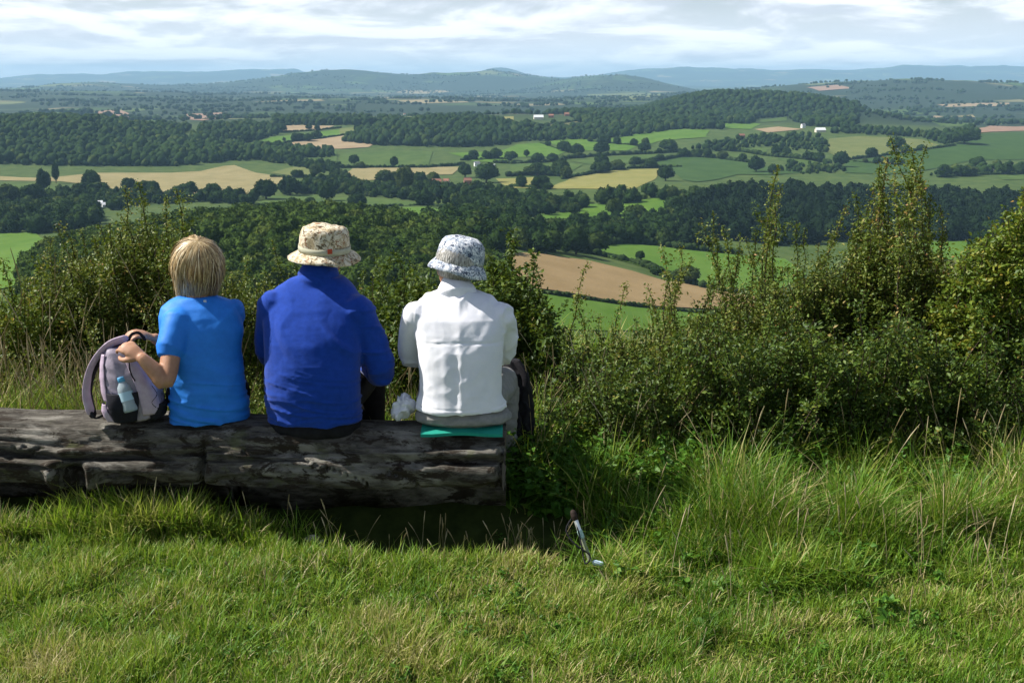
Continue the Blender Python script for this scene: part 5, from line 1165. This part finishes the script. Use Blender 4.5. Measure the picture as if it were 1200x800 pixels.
sh = [loft([(.044, .197, .142, .0, .010), (.075, .192, .137, 0, .008)] + TW[3:]), tube([LS, LS*.5+LE*.5+np.array([-.012, 0, 0]), LE, LE*.5+LW*.5, LW*.85+LE*.15], [.072, .066, .060, .052, .046], 24), tube([RS, RS*.5+RE*.5+np.array([.010, 0, 0]), RE, RE*.5+RW*.5, RW*.85+RE*.15], [.072, .066, .060, .052, .046], 24)]
link('shirt', remesh('shirt', sh, .0052, 5, fold_shirt), M_SHIRT, po)
link('collar', remesh('collar', [tube([(-.014, .132, .510), (-.018, .148, .536)], [.092, .082], 28)], .005, 3, lambda co, no: .002*fbm(co[:, 0]*30, co[:, 2]*30, 3, 2)), M_SHIRT, po)
tr = [loft([(-.02, .19, .125, .012, .03), (.0, .212, .148, .012, .02), (.028, .200, .140, .008, .016), (.05, .176, .122, .0, .016), (.08, .165, .112, .0, .02)]), legs(-.095, lk, la, (.10, .085, .066, .066, .06, .054)), legs(.105, rk, ra, (.10, .085, .064, .058, .052, .046))]
link('trousers', remesh('trousers', tr, .0065, 4, lambda co, no: .004*(ridged(co[:, 0]*9, co[:, 2]*26+co[:, 1]*8, 3, 2)-.5)), M_GREY, po)
for a in (la, ra): link('boot', remesh('boot', shoe_parts(a, (0, 1, 0)), .006, 3), M_SHOE, po)
for q in (-1, 1): V, F = ball(hm((q*.032, .076, .006)), (.012, .012, .012), 2); link('eye', npmesh('eye', V, np.array(F), True), M_EYE, po)
Mw = np.array(Matrix.Rotation(R_(24), 3, 'Z') @ Matrix.Rotation(R_(7), 3, 'Y') @ Matrix.Rotation(R_(5), 3, 'X'))
def crop(r, m):
    ph = r.uniform(PI*.98, 2.02*PI) if r.random() < .85 else r.uniform(0, 2*PI); t = np.linspace(0, 1, m); fr = abs((ph-PI/2+PI) % (2*PI)-PI)
    end = 2.05 if fr > 1.0 else 1.2; th = .9+(end-.9)*t; rise = r.uniform(0, .012); ax, ay, az = .083+rise, .097+rise, .10+rise
    x = np.cos(ph)*np.sin(np.minimum(th, 1.6))*ax; y = np.sin(ph)*np.sin(np.minimum(th, 1.6))*ay; z = np.where(th < 1.6, np.cos(th)*az, math.cos(1.6)*az-(th-1.6)*.12)
    k = 1-np.clip(th-1.7, 0, 1)*.5; c_ = .005*np.sin(t*9+r.random()*6); return np.c_[x*k+c_, y*k-.012+c_, z+.026], 0.
V, F, t = strands(hc, Mw, crop, 4000, 79, .0016); link('hair', npmesh('hair', V, F, True, {'tint': t}), M_SILVER, po)
Mh = np.array(Matrix.Rotation(R_(24), 3, 'Z') @ Matrix.Rotation(R_(13), 3, 'Y') @ Matrix.Rotation(R_(2), 3, 'X')); ch = hc+np.array([.012, -.008, .0])
hat = empty('hat'); hat.parent = po
hat_piece('brim', [(.132, .142, -.016, 1), (.126, .135, -.002, 1), (.117, .126, .012, .6), (.106, .115, .026, .2), (.101, .109, .034, 0)], Mh, ch, M_HATW, hat, .012, 13)
hat_piece('crown', [(.103, .111, .030, 0), (.1035, .1105, .055, .3), (.100, .107, .085, .5), (.093, .099, .110, .8), (.080, .085, .127, 1), (.060, .064, .137, 1), (.035, .037, .141, 1), (.012, .012, .142, 1)], Mh, ch, M_HATW, hat, .006, 15, True, .003, .002)

# ================= things beside them
# seat mat
def slab(name, x0, x1, y0, y1, zf, th, mat, nx=24, ny=12):
    gx, gy = np.meshgrid(np.linspace(x0, x1, nx), np.linspace(y0, y1, ny)); z = zf(gx, gy)
    V = np.vstack([np.stack([gx, gy, z+th], -1).reshape(-1, 3), np.stack([gx, gy, z], -1).reshape(-1, 3)]); F = []
    q = lambda i, j: i*nx+j; o = nx*ny
    for i in range(ny-1):
        for j in range(nx-1): F += [(q(i, j), q(i, j+1), q(i+1, j+1), q(i+1, j)), (o+q(i, j), o+q(i+1, j), o+q(i+1, j+1), o+q(i, j+1))]
    for j in range(nx-1): F += [(q(0, j), o+q(0, j), o+q(0, j+1), q(0, j+1)), (q(ny-1, j), q(ny-1, j+1), o+q(ny-1, j+1), o+q(ny-1, j))]
    for i in range(ny-1): F += [(q(i, 0), q(i+1, 0), o+q(i+1, 0), o+q(i, 0)), (q(i, nx-1), o+q(i, nx-1), o+q(i+1, nx-1), q(i+1, nx-1))]
    me = bpy.data.meshes.new(name); me.from_pydata(V.tolist(), [], F); me.update(); return me
o = link('seat_mat', slab('seat_mat', P(493, 503, 4.34).x, P(589, 503, 4.34).x, 4.325, 4.62, lambda x, y: .423-.45*np.clip(4.37-y, 0, 1)**1.2+.004*np.sin(x*22), .013, None), cloth('teal_foam', (.012, .23, .17), (.018, .28, .21), 20, .7, .1))
tag(o, 'thin teal foam mat on the log under the woman in white', 'mat')
# rucksack by the blonde woman
M_LILAC = cloth('lilac_grey_nylon', (.43, .33, .44), (.52, .42, .52), 40, .6, .3, spec=.3); M_PACK = cloth('mid_grey_nylon', (.26, .225, .29), (.34, .30, .37), 40, .6, .3, spec=.3)
M_NET = cloth('black_mesh', (.008, .008, .012), (.02, .02, .03), 300, .7, .5); M_WEB = cloth('webbing', (.012, .011, .014), (.02, .02, .024), 80, .8, .3)
RO = np.array([P(156, 490, 4.47).x, 4.47, .450]); rk_ = empty('rucksack', tuple(RO), R_(8)); rk_.rotation_euler = (0, R_(-4), R_(8)); tag(rk_, 'lilac grey rucksack with black mesh pocket, open on the log beside the blonde woman', 'rucksack')
BR = [(.0, .085, .075, .022, 0), (.012, .110, .095, .024, 0), (.06, .120, .105, .024, 0), (.13, .112, .105, .020, 0), (.20, .098, .098, .010, 0), (.26, .080, .082, .0, 0), (.305, .062, .062, -.008, 0), (.325, .04, .042, -.012, 0)]
link('pack_body', remesh('pack_body', [loft(BR, 44, 2.7)], .0055, 3, lambda co, no: .006*(ridged(co[:, 0]*8+co[:, 2]*5, co[:, 2]*9-co[:, 1]*6, 7, 3)-.5)), M_PACK, rk_)
def shell(name, rings, a0, a1, t0, t1, off, mat, parent, seed=0, na=26, nz=26, ex=2.7, wr=.004, edge=None):
    ts = np.linspace(t0, t1, nz); R4 = np.array([q[:5] for q in rings]); zz = R4[:, 0]; V = []
    for t in ts:
        w_, d, xc, yc = [np.interp(t, zz, R4[:, k]) for k in (1, 2, 3, 4)]
        s0, s1 = edge(t) if edge else (a0, a1); a = np.radians(np.linspace(s0, s1, na)); c, s = np.cos(a), np.sin(a)
        c2 = np.sign(c)*np.abs(c)**(2/ex); s2 = np.sign(s)*np.abs(s)**(2/ex); e = off*(np.sin(np.linspace(.25, PI-.25, na)))*(.6+.4*math.sin(PI*(t-t0)/(t1-t0)))
        V.append(np.c_[xc+c2*(w_+e), yc+s2*(d+e), np.full(na, t)])
    V = np.array(V); V += wr*fbm(V[..., 0]*22, V[..., 2]*22, seed, 3)[..., None]; F = [(i*na+j, i*na+j+1, (i+1)*na+j+1, (i+1)*na+j) for i in range(nz-1) for j in range(na-1)]
    me = npmesh(name, V.reshape(-1, 3), np.array(F), True); o = link(name, me, mat, parent); s = o.modifiers.new('thickness', 'SOLIDIFY'); s.thickness = .004; s.offset = 1; return o
shell('front_panel', BR, 284, 330, .03, .285, .016, M_LILAC, rk_, 2)
shell('back_panel', BR, 168, 222, .10, .30, .012, M_LILAC, rk_, 5)
shell('base_panel', BR, 300, 372, .004, .07, .014, M_WEB, rk_, 8)
shell('mesh_pocket', BR, 205, 262, .012, .14, .026, M_NET, rk_, 3, edge=lambda t: (232-t*60, 272+t*90))
shell('side_panel', BR, 180, 212, .006, .09, .018, M_LILAC, rk_, 6, edge=lambda t: (190, 228-t*170))
lw = lambda u, v, y: np.array(rk_.rotation_euler.to_matrix().transposed()) @ (np.array(P(u, v, y))-RO)
def strap(name, pts, w_, t_, mat, parent):
    V, F = tube(pts, [w_]*len(pts), 14, None, 6); me = bpy.data.meshes.new(name)
    return link(name, remesh(name, [tube(pts, [w_]*len(pts), 14, (t_[0], t_[1]), 6)], .0032, 2), mat, parent)
strap('shoulder_strap', [lw(146, 397, 4.46), lw(126, 405, 4.44), lw(108, 428, 4.43), lw(101, 458, 4.43), lw(106, 482, 4.43)], .021, ((-.55, .5, .3), .33), M_LILAC, rk_)
strap('strap_padding', [lw(140, 402, 4.475), lw(122, 414, 4.455), lw(109, 436, 4.445), lw(104, 460, 4.445), lw(109, 486, 4.44)], .019, ((-.55, .5, .3), .33), M_WEB, rk_)
strap('webbing', [lw(107, 483, 4.43), lw(112, 490, 4.42), lw(124, 484, 4.42), lw(134, 474, 4.42)], .010, ((.2, .4, 1), .3), M_WEB, rk_)
strap('haul_loop', [lw(150, 402, 4.47), lw(154, 392, 4.47), lw(163, 390, 4.48), lw(170, 398, 4.48)], .008, ((0, 1, .2), .35), M_WEB, rk_)
strap('zip', [lw(152, 404, 4.38), lw(151, 420, 4.365), lw(153, 436, 4.36), lw(158, 446, 4.36)], .0045, ((0, 1, 0), .6), M_WEB, rk_)
strap('compression_cord', [lw(178, 452, 4.365), lw(184, 462, 4.365), lw(178, 472, 4.36), lw(188, 478, 4.375), lw(190, 458, 4.38)], .0026, ((0, 1, 0), .8), M_WEB, rk_)
# bottle in its side pocket
BO = P(149, 466, 4.365); bt = empty('water_bottle', tuple(BO)); bt.rotation_euler = (R_(-10), R_(-16), 0); tag(bt, 'clear water bottle with a pale blue cap in the rucksack pocket', 'bottle')
def lathe(prof, n=28):
    V = [(r*math.cos(a), r*math.sin(a), z) for r, z in prof for a in np.linspace(0, 2*PI, n, endpoint=False)]; m = len(prof)
    F = [(i*n+j, i*n+(j+1) % n, (i+1)*n+(j+1) % n, (i+1)*n+j) for i in range(m-1) for j in range(n)]; return npmesh('lathe', np.array(V), np.array(F), True)
n = NT('clear_plastic'); n.bsdf((.55, .66, .72), .12, .5, Transmission_Weight=.45, IOR=1.35); M_PET = n.m
link('bottle_body', lathe([(.001, -.06), (.027, -.06), (.030, -.05), (.0285, -.03), (.030, -.01), (.0285, .01), (.030, .03), (.027, .05), (.017, .066), (.0155, .074), (.001, .075)]), M_PET, bt)
link('cap', lathe([(.0165, .070), (.018, .072), (.018, .088), (.0165, .091), (.001, .092)]), plain('pale_blue_cap', (.10, .36, .62), .45), bt)
link('bottle_label', lathe([(.0308, -.012), (.0310, -.008), (.0310, .022), (.0308, .026)]), plain('pale_blue_paper', (.42, .60, .72), .6), bt)
# crumpled white bag
V, F = ball((0, 0, 0), (1, 1, 1), 4); V = V*np.array([.047, .05, .056]); d = .016*(ridged(V[:, 0]*32+V[:, 2]*22, V[:, 1]*30+V[:, 2]*26, 3, 3)-.4); V = V*(1+d[:, None]/.05); V[:, 0] -= np.clip(-V[:, 2], 0, 1)*.45; V[:, 2] = np.maximum(V[:, 2], -.05)
o = link('carrier_bag', npmesh('carrier_bag', V, np.array(F), False), plain('white_polythene', (.72, .73, .76), .4, .4)); o.location = P(474, 478, 4.47); o.location.z = .494; tag(o, 'small crumpled white carrier bag on the log beside the woman in white', 'bag')
# black rucksack standing past the log end
BK = empty('day_pack', (P(606, 470, 5.0).x, 5.0, float(T(.03, 5.0)))); tag(BK, 'black rucksack with dangling straps standing beyond the right end of the log', 'rucksack')
B2 = [(.0, .07, .06, 0, 0), (.02, .085, .075, 0, 0), (.2, .09, .08, 0, 0), (.4, .08, .075, -.005, 0), (.5, .062, .06, -.012, 0), (.565, .035, .035, -.018, 0)]
link('pack_body', remesh('pack_body', [loft(B2, 40, 2.6)], .007, 3, lambda co, no: .007*(ridged(co[:, 0]*9, co[:, 2]*9, 7, 3)-.5)), M_WEB, BK)
bl = lambda u, v, y: np.array(P(u, v, y))-np.array(BK.location)
strap('shoulder_strap', [bl(606, 425, 4.93), bl(616, 445, 4.9), bl(614, 470, 4.9), bl(606, 482, 4.9)], .017, ((.2, 1, .2), .35), M_WEB, BK)
strap('webbing', [bl(612, 470, 4.9), bl(619, 480, 4.88), bl(615, 494, 4.88), bl(619, 504, 4.88)], .012, ((.2, 1, .2), .35), M_WEB, BK)
strap('webbing', [bl(603, 480, 4.9), bl(609, 492, 4.88), bl(606, 508, 4.88)], .011, ((.2, 1, .2), .35), M_WEB, BK)
V, F = ball((0, 0, 0), (.018, .02, .026), 3); V *= 1+.15*fbm(V[:, 0]*60, V[:, 2]*60, 3, 2)[:, None]
o = link('pouch', npmesh('pouch', V, np.array(F), True), plain('pink_cloth', (.62, .03, .14), .7)); o.location = P(598, 411, 4.98); tag(o, 'small bright pink pouch on top of the black rucksack', 'pouch')
# walking pole
def at_height(u, v, z): d = ray(u, v); t = (z-CAMZ)/d[2]; return np.array([d[0]*t, d[1]*t, z])
A_ = np.array(P(674, 607, 3.99)); B_ = np.array(P(693, 660, 3.93)); wp = empty('walking_pole', tuple(B_)); tag(wp, 'short silver walking pole with a dark grip leaning in the grass by the log', 'walking pole')
L_ = A_-B_; q = lambda t: L_*t
M_ALU = plain('bright_aluminium', (.78, .79, .8), .3, .5, Metallic=.6)
def part(name, pts, rad, mat, vox=.0025): return link(name, remesh(name, [tube(pts, rad, 12)], vox, 1), mat, wp)
part('grip', [q(.98), q(1.05), q(1.14)], [.012, .0145, .012], plain('dark_brown_cork', (.025, .015, .011), .8))
part('upper_shaft', [q(.70), q(1.0)], [.0095, .0095], M_ALU); part('clamp', [q(.58), q(.72)], [.0115, .0115], plain('pale_teal_plastic', (.35, .5, .47), .5)); part('lower_shaft', [q(.06), q(.60)], [.0085, .009], plain('olive_grey_shaft', (.26, .28, .2), .45))
part('basket', [q(.05)+np.array([.015, -.01, .0]), q(.05)+np.array([.045, -.015, -.004])], [.012, .009], plain('pale_blue_plastic', (.5, .65, .8), .5))
part('wrist_strap', [q(1.02)+np.array([-.015, -.015, 0]), q(.8)+np.array([-.05, -.03, 0]), q(.55)+np.array([-.035, -.045, .0]), q(.3)+np.array([.01, -.05, 0]), q(.12)+np.array([-.02, -.05, 0]), q(.5)+np.array([-.01, -.02, 0]), q(.98)], [.0035]*7, M_WEB)
# pale stones at the foot of the log and one white flower
for i, (u_, v_, s_, lb) in enumerate([(366, 641, .022, 'pale flinty stone in the grass before the log, larger of two'), (377, 644, .014, 'pale flinty stone in the grass before the log, smaller of two')]):
    xy = hit(u_, v_); V, F = ICO[3]; V = V*np.array([s_*1.3, s_, s_*.7])*(1+.5*fbm(V[:, 0]*1.7+i*3, V[:, 1]*1.7+V[:, 2], 5, 3))[:, None]
    o = link('stone', npmesh('stone', V, F, False), plain('pale_flint', (.55, .5, .42), .8)); o.location = (xy[0], xy[1], float(T(*xy))+s_*.5+.03); tag(o, lb, 'stone')
FL = P(768, 493, 5.5); fl = empty('white_flower', (FL.x, FL.y, float(T(FL.x, FL.y)))); tag(fl, 'single white flower head among the weeds below the scrub', 'flower'); hz = FL.z-fl.location.z
V, F = tube([(0.02, 0, 0), (.01, 0, hz*.5), (0, 0, hz)], [.003, .0025, .002], 6); link('flower_stem', remesh('flower_stem', [(V, F)], .0016, 0), M_STEM, fl)
V, F = ICO[3]; V = V*np.array([.028, .028, .014])*(1+.5*fbm(V[:, 0]*5, V[:, 1]*5, 5, 2))[:, None]+np.array([0, 0, hz]); link('flower_head', npmesh('flower_head', V, F, False), plain('white_petals', (.82, .82, .78), .7), fl)
# ================================================================== AIR
def build_haze():
    bm = bmesh.new(); bmesh.ops.create_cube(bm, size=1)
    zlo, zhi = -190., 420.
    for v in bm.verts: v.co = Vector((v.co.x*76000, v.co.y*76000, zlo if v.co.z < 0 else zhi))
    n = NT('haze'); q = n.n.new('ShaderNodeVolumePrincipled')
    q.inputs['Color'].default_value = (.43, .73, 1, 1); q.inputs['Density'].default_value = HAZE; q.inputs['Anisotropy'].default_value = .0
    n.lk(q.outputs[0], n.out.inputs['Volume'])
    tag(link('haze', bm_mesh('haze', bm), n.m), kind='stuff')
HAZE = 4.7e-5
build_haze()
